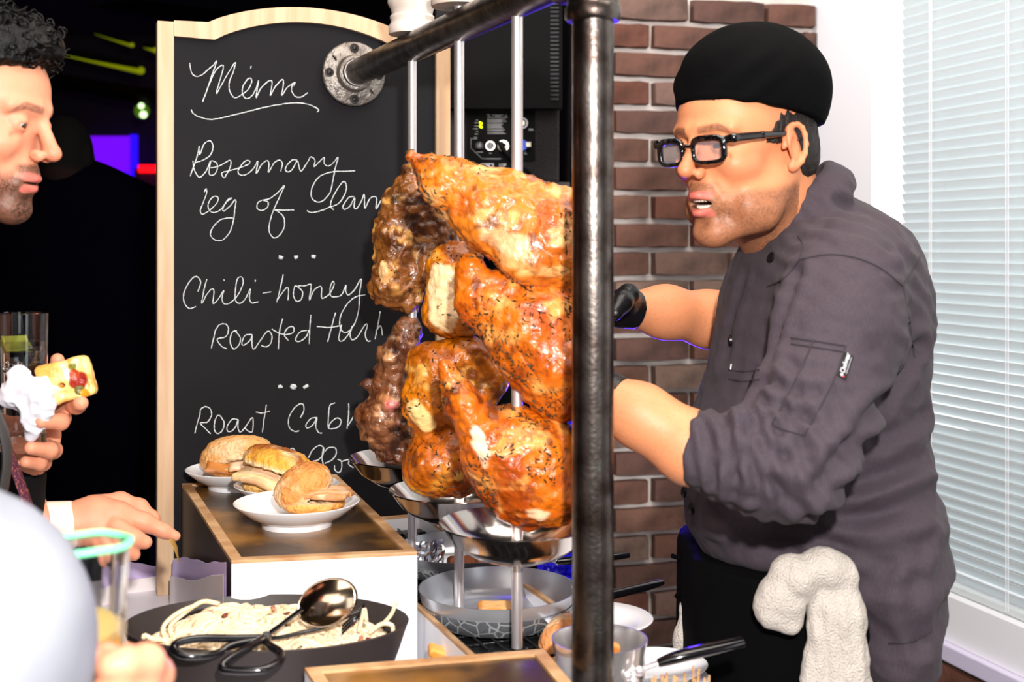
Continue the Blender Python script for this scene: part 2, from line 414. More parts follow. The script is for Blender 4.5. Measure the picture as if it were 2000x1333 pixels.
def striplight(p0, p1, w, label):
    t = thing('strip_light', label, 'light', tuple((Vector(p0)+Vector(p1))/2), 'yellow strip lights on the dark ceiling')
    tube('housing', [Vector(p0)+Vector((0, 0, w*1.1)), Vector(p1)+Vector((0, 0, w*1.1))], w*1.2, M_dark, t, seg=6)
    tube('diffuser', [p0, p1], [w*0.25, w], emis('yellow_light', (150, 160, 8), 0.6), t, seg=8)
striplight(P(185, 66, 8.6), P(258, 88, 7.6), 0.013, 'yellow strip light on the ceiling, further and shorter one')
striplight(P(110, 104, 8.2), P(276, 138, 7.2), 0.022, 'longest yellow strip light on the dark ceiling')
striplight(P(282, 93, 7.6), P(306, 98, 7.4), 0.018, 'short yellow strip light end beside the top of the chalkboard')
for (x0, y0, x1, y1) in ((180, 0, 560, 55), (60, 150, 300, 190)):
    struct(tube('trim_3', [P(x0, y0, 8.4), P(x1, y1, 7.4)], 0.05, mat('ceiling_beam', srgb(20, 8, 8), 0.9, spec=0.1), None, 4))
gl = thing('globe_lamp', 'green tinted round lamp hanging in the dark room left of the chalkboard', 'lamp', P(277, 217, 7.5))
bmg = bmesh.new(); bmesh.ops.create_uvsphere(bmg, u_segments=20, v_segments=12, radius=0.045)
for v in bmg.verts: v.co += P(277, 217, 7.5)
from_bm('shade', bmg, mat('green_glass_shade', srgb(60, 90, 20), 0.15, emit=srgb(110, 160, 30), estr=0.35), gl, True)
for (x, y, r) in ((276, 207, 0.018), (280, 224, 0.022)):
    bmg = bmesh.new(); bmesh.ops.create_icosphere(bmg, subdivisions=2, radius=r)
    for v in bmg.verts: v.co += P(x, y, 7.46)
    from_bm('bulb', bmg, emis('pale_green_bulb', (220, 255, 190), 2.0), gl, True)
tube('cord', [P(277, 205, 7.5), P(277, 100, 7.5)], 0.004, M_dark, gl, seg=6)

# ------------------------------------------------------------------ chalkboard
B0 = Vector((-0.558, 1.933, H)); Bu = Vector((0.9291, 0.3699, 0)); Bn = Vector((0.3699, -0.9291, 0)); UZ = Vector((0, 0, 1))
def Bd(px, py):
    m = (px-CX)/F; a = (m*B0.y-B0.x)/(Bu.x-m*Bu.y); Y = B0.y+Bu.y*a; return a, (HY-py)*Y/F
M_maple = mat('pale_maple_wood', srgb(214, 182, 150), 0.5, col2=srgb(200, 162, 126), nscale=5, stretch=(14, 14, 1.2), bump=0.06)
M_slate = mat('black_slate', srgb(22, 21, 24), 0.65, col2=srgb(27, 26, 30), nscale=5, bump=0.05, bscale=90, spec=0.14)
bd = thing('chalkboard', 'tall black chalkboard menu with arched pale wood frame and white chalk script', 'chalkboard', B0-Vector((0, 0, 0.552)))
Wb = Bd(880, 100)[0]; wi = Bd(340, 100)[0]; zb = -0.552
sh = Bd(407, 43)[0]; zsh = Bd(407, 43)[1]; pk = Bd(592, 14)[1]; zi = Bd(420, 75)[1]; pki = Bd(592, 43)[1]; mid = Wb/2
def arc(x0, x1, z0, z1, n=18):
    out = []
    for i in range(n+1):
        t = i/n; x = x0+(x1-x0)*t; u = 2*t-1; out.append((x, z0+(z1-z0)*(1-u*u)**0.9))
    return out
top = [(wi, zsh-0.001), (sh, zsh)]+arc(sh, Wb-sh, zsh, pk)[1:-1]+[(Wb-sh, zsh), (Wb-wi, zsh)]
shi = sh+0.01
inn = [(wi, zi), (shi, zi-0.002)]+arc(shi, Wb-shi, zi-0.002, pki)[1:-1]+[(Wb-shi, zi-0.002), (Wb-wi, zi)]
# rail as strip
bm = bmesh.new(); N_ = len(top); r0 = []
for dp in (0.0, -0.022):
    r0.append([[bm.verts.new(B0+Bu*x+UZ*z+Bn*dp) for x, z in L_] for L_ in (top, inn)])
for i in range(N_-1):
    for dq, fl in ((0, 1), (1, 0)):
        t_, n_ = r0[dq]; bm.faces.new((t_[i], t_[i+1], n_[i+1], n_[i]))
    bm.faces.new((r0[0][0][i], r0[0][0][i+1], r0[1][0][i+1], r0[1][0][i])); bm.faces.new((r0[0][1][i], r0[0][1][i+1], r0[1][1][i+1], r0[1][1][i]))
for i in (0, N_-1): bm.faces.new((r0[0][0][i], r0[0][1][i], r0[1][1][i], r0[1][0][i]))
bmesh.ops.recalc_face_normals(bm, faces=bm.faces)
from_bm('top_rail', bm, M_maple, bd)
zst = Bd(307, 40)[1]
prism('side_rail', [(0, zb), (wi, zb), (wi, zst), (0, zst)], B0-Bn*0.022, Bu, UZ, 0.022, M_maple, bd, 0.0012)
prism('side_rail', [(Wb-wi, zb), (Wb, zb), (Wb, zst), (Wb-wi, zst)], B0-Bn*0.022, Bu, UZ, 0.022, M_maple, bd, 0.0012)
slate = [(wi-0.004, zb+0.05), (Wb-wi+0.004, zb+0.05), (Wb-wi+0.004, zi+0.004)]+[(x, z+0.006) for x, z in inn[::-1][1:-1]]+[(wi-0.004, zi+0.004)]
prism('slate', slate, B0-Bn*0.018, Bu, UZ, 0.010, M_slate, bd)
prism('bottom_rail', [(wi, zb+0.03), (Wb-wi, zb+0.03), (Wb-wi, zb+0.055), (wi, zb+0.055)], B0-Bn*0.020, Bu, UZ, 0.014, M_maple, bd)
# chalk script, strokes traced in enlarged views: (x0, y0, scale, strokes)
CH = [
(360, 100, .14, [
 [(85,155),(95,240),(120,310),(180,345),(260,320),(350,240),(420,180),(460,125),(440,200),(390,340),(330,520),(262,705),(300,600),(380,400),(450,260),(540,185),(550,240),(500,420),(455,585),(520,480),(620,300),(720,150),(700,260),(640,420),(640,540),(690,630),(740,640),(810,600),(900,530),(950,420),(930,370),(880,400),(825,500),(825,600),(880,655),(950,620),(1010,520),(1045,405),(1030,520),(1012,645),(1080,510),(1190,410),(1235,420),(1225,520),(1212,612),(1280,490),(1375,390),(1395,430),(1385,520),(1372,610),(1450,500),(1560,425),(1515,470),(1515,560),(1570,630),(1650,630),(1735,575)],
 [(1560,425),(1540,480)], [(105,810),(125,855),(200,905),(340,945),(480,935),(680,890),(900,835),(1150,775),(1400,730),(1600,715),(1750,740),(1840,780),(1895,820)], [(1895,820),(1862,845)], [(1890,815),(1850,775)], [(945,200),(935,240)]]),
(360, 260, .21, [
 [(145,120),(120,230),(95,300),(60,400)], [(140,130),(150,200),(190,100),(245,70),(272,120),(250,200),(180,250),(100,275)], [(85,255),(95,330),(130,400),(160,405),(210,350),(250,265),(235,360),(250,390),(290,380),(315,320),(300,270),(250,260),(245,320),(340,300),(430,250),(435,310),(400,380),(375,415),(355,370),(420,350),(510,325),(600,290),(615,260),(570,260),(510,340),(520,385),(580,385),(650,330),(690,260),(675,375),(720,300),(770,255),(795,280),(790,365),(840,280),(890,250),(920,280),(905,355)],
 [(1060,250),(1010,250),(950,320),(965,360),(1010,340),(1060,260),(1080,330),(1100,350),(1160,260),(1185,220),(1225,250),(1215,310),(1260,270),(1310,225),(1310,280),(1350,305),(1400,270),(1440,225),(1410,340),(1390,450),(1360,560),(1290,635),(1230,635),(1190,590),(1200,500),(1260,410),(1340,370),(1420,355),(1500,355),(1600,350)],
 [(190,550),(210,518),(212,560),(180,650),(155,720),(175,755),(240,720),(310,650),(320,600),(280,590),(235,640),(230,700),(270,740),(340,715),(400,640),(450,605),(410,620),(365,700),(375,725),(430,680),(485,620),(475,720),(460,830),(430,920),(370,990),(300,1000),(250,950),(270,880),(340,810),(420,790),(475,795)],
 [(730,625),(690,650),(685,700),(730,720),(780,690),(785,640),(740,625),(800,610),(880,550),(940,485),(900,580),(850,690),(810,800),(795,900),(820,960),(860,975),(910,930),(940,860),(930,780),(880,730),(850,715),(940,718),(1030,715)],
 [(1150,722),(1190,740),(1270,725),(1360,690),(1450,650),(1510,550),(1515,480),(1490,450),(1440,510),(1385,610),(1370,680),(1400,715)],
 [(1590,590),(1540,600),(1485,680),(1500,710),(1550,680),(1595,600),(1590,690),(1615,700),(1660,630),(1685,570),(1690,700),(1730,620),(1770,590),(1800,610),(1795,705),(1840,630),(1880,600)]]),
(350, 520, .21, [
 [(180,240),(205,160),(185,110),(140,105),(80,180),(45,270),(55,350),(100,398),(160,380)], [(262,125),(240,210),(215,350),(260,270),(310,215),(330,240),(320,350),(370,310),(420,230),(405,300),(420,350),(470,350),(540,290),(600,170),(590,105),(550,120),(530,220),(530,320),(570,350),(620,310),(670,215),(660,290),(680,345),(745,335)],
 [(422,125),(424,140)], [(715,130),(712,150)], [(785,255),(865,242)], [(975,78),(955,180),(915,340)], [(915,330),(960,260),(1005,205),(1025,220),(1020,325)], [(1120,200),(1085,190),(1070,270),(1100,330),(1145,310),(1155,240),(1110,190),(1180,185),(1230,170),(1235,200),(1220,320),(1260,230),(1320,190),(1335,220),(1335,300),(1400,270),(1450,180),(1440,145),(1415,200),(1415,270),(1450,290),(1520,270),(1560,180),(1560,240),(1590,270),(1650,210),(1705,120),(1690,250),(1680,400),(1650,520),(1600,600),(1540,620),(1505,560),(1510,470),(1570,360),(1650,290),(1740,270)],
 [(345,590),(325,680),(305,770)], [(345,600),(380,550),(440,545),(465,590),(440,660),(360,685),(400,750),(450,775)], [(545,605),(500,620),(480,700),(510,775),(560,740),(575,670),(520,600)], [(680,640),(620,650),(590,720),(610,740),(670,690),(685,640),(685,740),(705,775),(760,700),(830,610),(870,650),(860,720),(820,755),(770,745)], [(970,495),(940,620),(930,780)], [(870,590),(940,630),(1010,640),(1070,620),(1070,570),(1020,580),(985,640),(1025,700)], [(1200,600),(1130,620),(1090,690),(1130,705),(1190,660),(1215,600)], [(1235,455),(1225,560),(1218,730)], [(1465,435),(1430,560),(1390,710)], [(1290,565),(1400,575),(1500,560)], [(1520,550),(1495,680),(1530,700),(1590,630),(1620,560),(1600,640),(1620,690),(1670,660),(1740,550),(1760,560),(1740,640),(1760,700),(1790,700)], [(1880,425),(1860,550),(1832,685)], [(1840,610),(1880,560),(1895,600),(1900,650)]]),
(330, 480, .36, [[(600,60),(625,64)], [(600,66),(620,70)], [(684,62),(706,60)], [(686,68),(702,64)], [(778,56),(800,60)], [(780,62),(798,64)], [(596,768),(620,770)], [(600,772),(616,764)], [(668,760),(690,764),(684,778),(668,770),(680,764)], [(734,776),(760,760)], [(736,770),(752,768)]]),
(370, 740, .18, [
 [(120,400),(90,500),(65,605)], [(120,400),(130,340),(180,312),(235,340),(245,410),(200,480),(125,490),(180,550),(235,608)], [(350,415),(310,410),(280,480),(280,570),(320,605),(370,560),(382,480),(340,410)], [(530,450),(470,450),(420,520),(420,575),(460,580),(510,530),(535,450),(535,540),(560,590),(610,540),(690,430),(700,500),(690,585),(650,580),(610,545)], [(845,290),(820,440),(800,590)], [(730,370),(800,380),(880,360)], [(1215,430),(1250,360),(1245,290),(1200,285),(1130,350),(1085,450),(1095,540),(1150,580),(1200,575)], [(1400,430),(1330,440),(1275,510),(1290,545),(1350,510),(1395,430),(1380,520),(1410,590),(1450,600)], [(1590,270),(1535,300),(1520,420),(1520,540),(1580,550),(1640,520),(1655,460),(1610,435),(1550,480),(1520,530)], [(1740,275),(1740,400),(1720,555)], [(1730,520),(1780,440),(1800,400)],
 [(1075,800),(1130,765),(1155,800),(1140,830)], [(1245,830),(1260,840)], [(1300,870),(1350,780),(1420,735),(1465,760),(1460,830),(1410,890),(1350,905)], [(1465,760),(1450,870),(1470,960),(1500,1020),(1545,1045)], [(1480,930),(1560,890),(1605,820),(1590,760),(1520,760),(1480,800)], [(1620,885),(1660,910),(1660,990),(1630,1030),(1590,1000),(1585,950)], [(1660,910),(1740,890),(1740,940),(1790,975)]])]
rc = random.Random(9); CL = []
for x0, y0, s, strokes in CH:
    for st in strokes:
        pts = smooth_path([(x0+u*s, y0+v*s) for u, v in st], 7) if len(st) > 2 else [np.array((x0+st[0][0]*s, y0+st[0][1]*s)), np.array((x0+st[1][0]*s, y0+st[1][1]*s))]
        w0 = 0.00098 if s != .36 else 0.0024
        pp = []
        for p in pts:
            a, z = Bd(p[0]+rc.uniform(-.25, .25), p[1]+rc.uniform(-.25, .25)); pp.append(B0+Bu*a+UZ*z-Bn*0.0078)
        CL.append((pp, [w0*rc.uniform(0.75, 1.35) for _ in pp]))
M_chalk = (mat('white_chalk', srgb(206, 212, 214), 0.95, col2=srgb(110, 112, 116), nscale=700, detail=2, lo=0.5, hi=0.72))
for c_ in CL: tubes('chalk_stroke', [c_], M_chalk, bd, seg=6)
# faint smudges wiped on the slate
M_sm = mat('chalk_smudge', srgb(70, 74, 80), 0.9, col2=srgb(42, 41, 44), nscale=40)

# ------------------------------------------------------------------ pipe rail with spikes and dishes
M_pipe = mat('black_steel_pipe', srgb(112, 106, 102), 0.33, 1.0, bump=0.12, bscale=200, col2=srgb(66, 56, 52), nscale=34, rvar=0.1)
M_flange = mat('cast_iron_flange', srgb(150, 144, 138), 0.45, 0.75, bump=0.7, bscale=150, col2=srgb(110, 102, 96), nscale=60)
M_rod = mat('brushed_steel_rod', srgb(235, 228, 228), 0.34, 0.85, bump=0.05, bscale=120)
M_dish = mat('polished_steel_dish', srgb(205, 196, 190), 0.12, 1.0, bump=0.03, bscale=60)
FL = Vector((-0.265, 2.05, H+0.286)); EL = Vector((0.0823, 1.25, H+0.286)); dp = (EL-FL).normalized()
FLs = FL+dp*0.012
pr = thing('pipe_rail', 'dark steel pipe frame with upright post, wall flange, skewer rods and round drip dishes', 'rack', (EL.x, EL.y, H-0.552))
RP = 0.0213
fb = lathe('flange', [(0.0, 0), (0.053, 0), (0.0535, 0.002), (0.0535, 0.007), (0.051, 0.009), (0.034, 0.0095), (0.031, 0.011), (0.029, 0.022), (0.0275, 0.0235), (0.0232, 0.0235), (0.0232, 0.012), (0.0, 0.012)], FL-Vector((0, 0, 0.0))+Bn*(-0.001), M_flange, pr, 56, axis=Bn)
fr = Bn
au, av = Bu, UZ
for k in range(4):
    w = PI/2*k+0.0; c = FL+Bn*0.009+Bu*(0.0425*math.cos(w))+UZ*(0.0425*math.sin(w))
    lathe('bolt', [(0.0, 0.0022), (0.0035, 0.0018), (0.0042, 0.0008), (0.0075, 0.0006), (0.0078, 0.0)], c, mat('dark_screw', srgb(48, 44, 44), 0.4, 0.8), fb, 16, axis=Bn)
for k, w in enumerate((0.75, 2.5, 3.9, 5.5)):
    c = FL+Bn*0.0096+Bu*(0.042*math.cos(w))+UZ*(0.042*math.sin(w)); q = []
    for j in range(5): q.append(c+Bu*(0.0042*math.cos(w+1.4+j*1.9))+UZ*(0.0045*math.sin(w+j*2.1)))
    tube('cast_mark', q, 0.0007, mat('dark_screw'), fb, 5)
Rpar = [FL+dp*0.006, FL+dp*0.3, EL-dp*0.07]
arc_p = [EL-dp*0.05, EL-dp*0.028, EL-dp*0.011-UZ*0.003, EL-dp*0.002-UZ*0.013, EL-UZ*0.030, EL-UZ*0.050]
tube('rail', Rpar, RP, M_pipe, pr, 32)
tube('elbow', smooth_path(arc_p, 4), 0.0265, M_pipe, pr, 32)
lathe('elbow_collar', [(0.0265, 0.0), (0.0285, 0.003), (0.0285, 0.013), (0.0265, 0.017)], EL-UZ*0.058, M_pipe, pr, 40, cap=True)
tube('elbow_collar', [EL-dp*0.070, EL-dp*0.048], 0.0285, M_pipe, pr, 32)
tube('post', [EL-UZ*0.045, EL-UZ*0.838], RP, M_pipe, pr, 40)
lathe('base_flange', [(0.021, 0.03), (0.028, 0.028), (0.03, 0.01), (0.045, 0.009), (0.046, 0.0)], EL-UZ*0.838, M_flange, pr, 32)
tube('screw_thread', [FL+dp*(0.022+0.0)+Vector((0, 0, 0)), FL+dp*0.026], 0.0222, M_rod, pr, 32)
def on_pipe(px):
    m = (px-CX)/F; L = (EL-FL); t = (m*FL.y-FL.x)/(L.x-m*L.y); return FL+L*t
RODS = [on_pipe(805), on_pipe(897), on_pipe(1010)]
M_fin = mat('white_washed_wood', srgb(226, 216, 208), 0.6, bump=0.25, bscale=40, col2=srgb(196, 178, 166), nscale=18)
for i, r in enumerate(RODS):
    zbot = H-(0.476, 0.473, 0.467)[i]
    tube('skewer_rod', [(r.x, r.y, r.z-0.012), (r.x, r.y, zbot)], 0.0066, M_rod, pr, 20)
    lathe('drip_dish', [(0.007, -0.045), (0.03, -0.043), (0.055, -0.034), (0.075, -0.020), (0.0895, 0.0), (0.0915, 0.0008), (0.0905, 0.0022), (0.074, -0.0175), (0.054, -0.0315), (0.03, -0.0405), (0.007, -0.0425)],
          (r.x, r.y, H-(0.306, 0.318, 0.323)[i]), M_dish, pr, 64)
    lathe('collar', [(0.0066, -0.01), (0.011, -0.01), (0.011, 0.004), (0.0066, 0.004)], (r.x, r.y, H-0.36), M_rod, pr, 20)
    if i < 2:
        s = (0.034, 0.037)[i]
        tube('finial_stem', [(r.x, r.y, r.z+0.015), (r.x, r.y, r.z+0.035)], 0.0066, M_rod, pr, 16)
        z0 = r.z+(0.018, 0.0245)[i]
        lathe('finial', [(0.006, 0), (s*0.98, 0.0), (s, 0.002), (s, 0.012), (s*0.93, 0.0145), (s*0.90, 0.019), (s*0.94, 0.023), (s*0.94, 0.026), (s*0.86, 0.0285), (s*0.9, 0.036), (s*1.02, 0.043), (s*1.05, 0.047), (s*1.0, 0.051), (s*0.8, 0.054), (s*0.6, 0.07), (s*0.55, 0.1), (0.0, 0.102)], (r.x, r.y, z0), M_fin, pr, 40)

# ------------------------------------------------------------------ counter, boxes
U_ = Bu; V_ = Vector((-0.3699, 0.9291, 0)); OB = Vector((-0.558, 1.933, H))
def S(u, v, z=0.0): return OB+U_*u+V_*v+Vector((0, 0, z))
R_s = Matrix((U_, V_, UZ)).transposed()
M_top = mat('white_counter', srgb(228, 222, 232), 0.35, bump=0.03, bscale=12)
ct = thing('counter', 'white topped serving counter carrying the carving station', 'counter', S(0, -0.4, -1.5))
box('counter_top', S(0.215, -0.40, -0.572), (0.67, 1.12, 0.04), M_top, ct, R_s, 0.003)
box('counter_base', S(0.215, -0.40, -1.046), (0.60, 1.04, 0.908), M_white, ct, R_s)
M_ply = mat('plywood_edge', srgb(212, 172, 128), 0.5, col2=srgb(176, 128, 84), nscale=9, stretch=(3, 3, 20), bump=0.1)
M_wbox = mat('white_laminate', srgb(240, 240, 246), 0.35)
M_rust = mat('rusty_steel_inset', srgb(66, 46, 26), 0.3, 0.2, bump=0.15, bscale=50, col2=srgb(156, 108, 46), nscale=9, detail=9, lo=0.45, hi=0.68, spec=0.7)
M_bside = mat('shaded_side_laminate', srgb(66, 54, 52), 0.5)  # unlit side of the white box, its shade put into the colour
def crate(name, label, corners, ztop, zbot, th=0.011, inset=0.003, group=None, dark=-1):
    FLc, FRc, BRc, BLc = [Vector((c[0], c[1], 0)) for c in corners]; ctr = (FLc+FRc+BRc+BLc)/4
    t = thing(name, label, 'box', (ctr.x, ctr.y, zbot), group)
    poly = [FLc, FRc, BRc, BLc]
    def ins(d):
        out = []
        for i in range(4):
            a, b, c = poly[i-1], poly[i], poly[(i+1) % 4]; e1 = (b-a).normalized(); e2 = (c-b).normalized()
            s_ = abs(e1.x*e2.y-e1.y*e2.x); out.append(b+(-e1+e2)*(d/s_))
        return out
    pin = ins(th)
    for i in range(4):
        j = (i+1) % 4
        bm = bmesh.new(); q = [poly[i], poly[j], pin[j], pin[i]]
        vb = [bm.verts.new(p+Vector((0, 0, zbot))) for p in q]; vt = [bm.verts.new(p+Vector((0, 0, ztop-0.0045))) for p in q]
        bm.faces.new(vb[::-1]); bm.faces.new(vt)
        for k in range(4): bm.faces.new((vb[k], vb[(k+1) % 4], vt[(k+1) % 4], vt[k]))
        bmesh.ops.recalc_face_normals(bm, faces=bm.faces)
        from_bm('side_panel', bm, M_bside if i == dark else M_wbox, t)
        bm = bmesh.new()
        vb = [bm.verts.new(p+Vector((0, 0, ztop-0.0045))) for p in q]; vt = [bm.verts.new(p+Vector((0, 0, ztop))) for p in q]
        bm.faces.new(vb[::-1]); bm.faces.new(vt)
        for k in range(4): bm.faces.new((vb[k], vb[(k+1) % 4], vt[(k+1) % 4], vt[k]))
        bmesh.ops.recalc_face_normals(bm, faces=bm.faces)
        from_bm('wooden_edge', bm, M_ply, t)
    bm = bmesh.new(); p3 = ins(th+0.0003)
    vb = [bm.verts.new(p+Vector((0, 0, ztop-inset-0.004))) for p in p3]; vt = [bm.verts.new(p+Vector((0, 0, ztop-inset))) for p in p3]
    bm.faces.new(vb[::-1]); bm.faces.new(vt)
    for k in range(4): bm.faces.new((vb[k], vb[(k+1) % 4], vt[(k+1) % 4], vt[k]))
    bmesh.ops.recalc_face_normals(bm, faces=bm.faces)
    return t, bm
zc = 0.376
def gp(px, py, z): # ground point at height H-z
    Y = z*F/(py-HY); return ((px-CX)*Y/F, Y)
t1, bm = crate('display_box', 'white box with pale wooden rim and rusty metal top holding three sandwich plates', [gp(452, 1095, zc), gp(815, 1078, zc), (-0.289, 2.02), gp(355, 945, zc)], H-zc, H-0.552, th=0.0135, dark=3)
from_bm('metal_top', bm, M_rust, t1)
q1 = Vector((*gp(595, 1305, 0.430), 0)); q2 = Vector((*gp(1062, 1268, 0.430), 0)); e1 = Vector((0.24, -0.96, 0))*0.19; e2 = Vector((0.37, -0.93, 0))*0.19
t2, bm = crate('display_box', 'wood rimmed box with a rusty metal top, cut by the bottom edge of the photo', [(q1+e2)[:2], (q2+e1)[:2], q2[:2], q1[:2]], H-0.430, H-0.552, th=0.0135)
from_bm('metal_top', bm, M_rust, t2)
def Sc(u, v): p = S(u, v); return (p.x, p.y)
t3, bm = crate('carving_tray_box', 'low white box with a wooden rim and black grate under the pans', [Sc(0.262, -0.772), Sc(0.43, -0.772), Sc(0.43, -0.02), Sc(0.262, -0.02)], H-0.452, H-0.552, th=0.006, inset=0.024)
M_blk = mat('black_metal_grate', srgb(26, 26, 28), 0.35, 0.4, bump=0.8, bscale=120)
from_bm('tray_floor', bm, M_blk, t3)
gr = []
for i in range(1, 22):
    v = -0.765+i*0.0335
    gr.append(([S(0.27, v, -0.4745), S(0.422, v, -0.4745)], 0.0018))
for i in range(1, 8):
    u = 0.27+i*0.019; gr.append(([S(u, -0.765, -0.4725), S(u, -0.03, -0.4725)], 0.0016))
tubes('grate', gr, M_blk, t3, seg=6)

# ------------------------------------------------------------------ speaker behind the board
spY = 2.72
sp = thing('stage_speaker', 'black loudspeaker seen from behind with knobs, sockets and a white printed rear panel', 'speaker', P(985, 380, spY))
M_rough = mat('textured_black_paint', srgb(44, 38, 40), 0.42, bump=1.6, bscale=420)
M_black = mat('flat_black', srgb(4, 4, 5), 0.7, spec=0.15)
M_print = mat('white_print', srgb(200, 200, 205), 0.7)
pxm = F/spY
def sbox(name, x0, y0, x1, y1, n0, n1, m, par, bev=0.0):   # px rectangle at the speaker's rear plane, n: towards viewer
    a = P(x0, y1, spY); b = P(x1, y0, spY)
    return box(name, ((a.x+b.x)/2, spY-(n0+n1)/2, (a.z+b.z)/2), (b.x-a.x, abs(n1-n0), b.z-a.z), m, par, None, bev)
sbox('cabinet', 850, -160, 1092, 356, -0.30, 0.0, M_rough, sp, 0.004)
sbox('heat_sink', 880, -150, 1097, 216, 0.0, 0.035, M_black, sp, 0.002)
for i in range(28): sbox('fin', 1074, -20+i*8, 1090, -17+i*8, 0.035, 0.038, mat('fin_black', srgb(36, 36, 40), 0.3, 0.6), sp)
rp = sbox('rear_panel', 912, 218, 1045, 314, 0.0, 0.004, M_black, sp)
lp = sbox('name_plate', 934, 315, 1010, 348, 0.0, 0.005, M_black, sp)
def ring(par, px, py, r0, r1, m, n=0.006, name='ring', th=0.004):
    lathe(name, [(r0, 0), (r1, 0), (r1, th), (r0, th), (r0, 0)], P(px, py, spY-n), m, par, 28, axis=(0, -1, 0))
M_silver = mat('silver_ring', srgb(200, 196, 180), 0.3, 0.9)
def kk(u, v): return 900+u*0.12, 200+v*0.12
k1 = kk(480, 710); ring(rp, *k1, 0.0085, 0.0105, M_silver, name='socket'); ring(rp, *k1, 0.0, 0.0075, mat('socket_dark', srgb(30, 20, 16), 0.3), name='socket_core')
k2 = kk(690, 710); ring(rp, *k2, 0.010, 0.0125, M_silver, name='socket'); ring(rp, *k2, 0.0, 0.007, M_silver, 0.008, name='plug', th=0.02)
k3 = kk(305, 710); ring(rp, *k3, 0.0, 0.006, mat('grey_knob', srgb(90, 90, 94), 0.4), 0.006, name='knob', th=0.008)
tube('knob_pointer', [P(k3[0]-1, k3[1]+1, spY-0.016), P(k3[0]+2, k3[1]-6, spY-0.016)], 0.0007, M_print, rp, 5)
k4 = kk(1000, 340); ring(rp, *k4, 0.009, 0.0125, M_print, name='round_mark'); ring(rp, *k4, 0.0, 0.006, M_silver, name='logo_core')
k5 = kk(1000, 700); ring(rp, *k5, 0.0, 0.012, mat('blue_connector', srgb(20, 70, 190), 0.3, emit=srgb(10, 40, 200), estr=0.3), 0.006, name='power_connector', th=0.008)
sbox('connector_tab', *kk(1060, 660), *kk(1140, 735), 0.012, 0.02, M_silver, rp)
for x, y in ((325, 340), (325, 398)):
    a = kk(x-22, y-16); b = kk(x+22, y+14)
    tube('level_light', [P(*a, spY-0.008), P(*b, spY-0.008)], 0.0022, emis('yellow_green_led', (225, 255, 0), 3.0), rp, 8)
pl = []
def pline(u0, v0, u1, v1, r=0.0006): pl.append(([P(*kk(u0, v0), spY-0.0055), P(*kk(u1, v1), spY-0.0055)], r))
for v, u1 in ((245, 760), (275, 720), (292, 670), (308, 745), (325, 670), (353, 690), (370, 660), (387, 670), (403, 670), (420, 695), (447, 712), (463, 680), (492, 700), (510, 730)): pline(430, v, u1, v, 0.0005)
for v, u0, u1 in ((208, 505, 690), (226, 555, 645), (290, 240, 280), (333, 220, 276), (386, 218, 280), (432, 195, 280), (476, 248, 280), (518, 222, 280), (572, 205, 265), (592, 180, 265), (812, 255, 360), (830, 458, 505), (920, 350, 655), (435, 1100, 1175), (455, 1100, 1182), (820, 1020, 1065), (842, 1030, 1075)): pline(u0, v, u1, v)
pline(165, 580, 165, 745, .0004); pline(165, 745, 350, 920, .0004); pline(420, 200, 455, 190, .0004)
for (a, b) in (((440, 230), (460, 195)), ((460, 195), (480, 230)), ((440, 230), (480, 230)), ((715, 230), (735, 195)), ((735, 195), (755, 230)), ((715, 230), (755, 230))): pline(*a, *b, .0003)
for k in range(11):
    w = math.radians(-30+k*24); pline(305+55*math.cos(w), 710-55*math.sin(w), 305+68*math.cos(w), 710-68*math.sin(w), .0004)
tubes('panel_printing', pl, M_print, rp, seg=4)
# square emblem with quarter disc, and the number
eb = []
for a, b in (((330, 1000), (530, 1000)), ((530, 1000), (530, 1205)), ((530, 1205), (330, 1205)), ((330, 1205), (330, 1000)), ((345, 1175), (520, 1175))): eb.append(([P(*kk(*a), spY-0.007), P(*kk(*b), spY-0.007)], 0.0011))
tubes('emblem_frame', eb, M_print, lp, seg=4)
quart = [(345, 1015)]+[(345+165*math.sin(t), 1180-165*math.cos(t)) for t in [i*PI/2/10 for i in range(11)]]+[(520, 1015)]
prism('emblem_corner', [(P(*kk(*q), spY).x, P(*kk(*q), spY).z) for q in quart], (0, spY-0.0075, 0), (1, 0, 0), (0, 0, 1), 0.001, M_print, lp)
sbox('emblem_square', *kk(475, 1018), *kk(512, 1055), 0.0075, 0.0085, M_black, lp)
def text(name, s, loc, size, m, parent, rx=PI/2, rz=0.0, ry=0.0, ext=0.0004, bold=0.0):
    cu = bpy.data.curves.new(name, 'FONT'); cu.body = s; cu.size = size; cu.extrude = ext; cu.offset = bold; cu.align_x = 'LEFT'
    o = bpy.data.objects.new(name, cu); COL.objects.link(o); dg = bpy.context.evaluated_depsgraph_get(); me = bpy.data.meshes.new_from_object(o.evaluated_get(dg)); bpy.data.objects.remove(o)
    from mathutils import Euler
    me.transform(Matrix.Translation(loc) @ Euler((rx, ry, rz)).to_matrix().to_4x4())
    return link(name, me, m, parent, False)
text('number_112P', '112P', P(*kk(615, 1042), spY-0.007), 0.0085, M_print, lp, bold=0.0002).name = 'printed_number'
for v, u0, u1 in ((1065, 565, 740), (1082, 570, 800), (1138, 570, 800)): lpl = tube('printed_line', [P(*kk(u0, v), spY-0.0065), P(*kk(u1, v), spY-0.0065)], 0.0004, M_print, lp, 4)
text('printed_line', 'SER. N° 1197', P(*kk(595, 1118), spY-0.007), 0.0042, M_print, lp)
ring(lp, *kk(590, 1172), 0.0014, 0.0022, M_print, 0.0055, 'printed_mark', 0.0008)
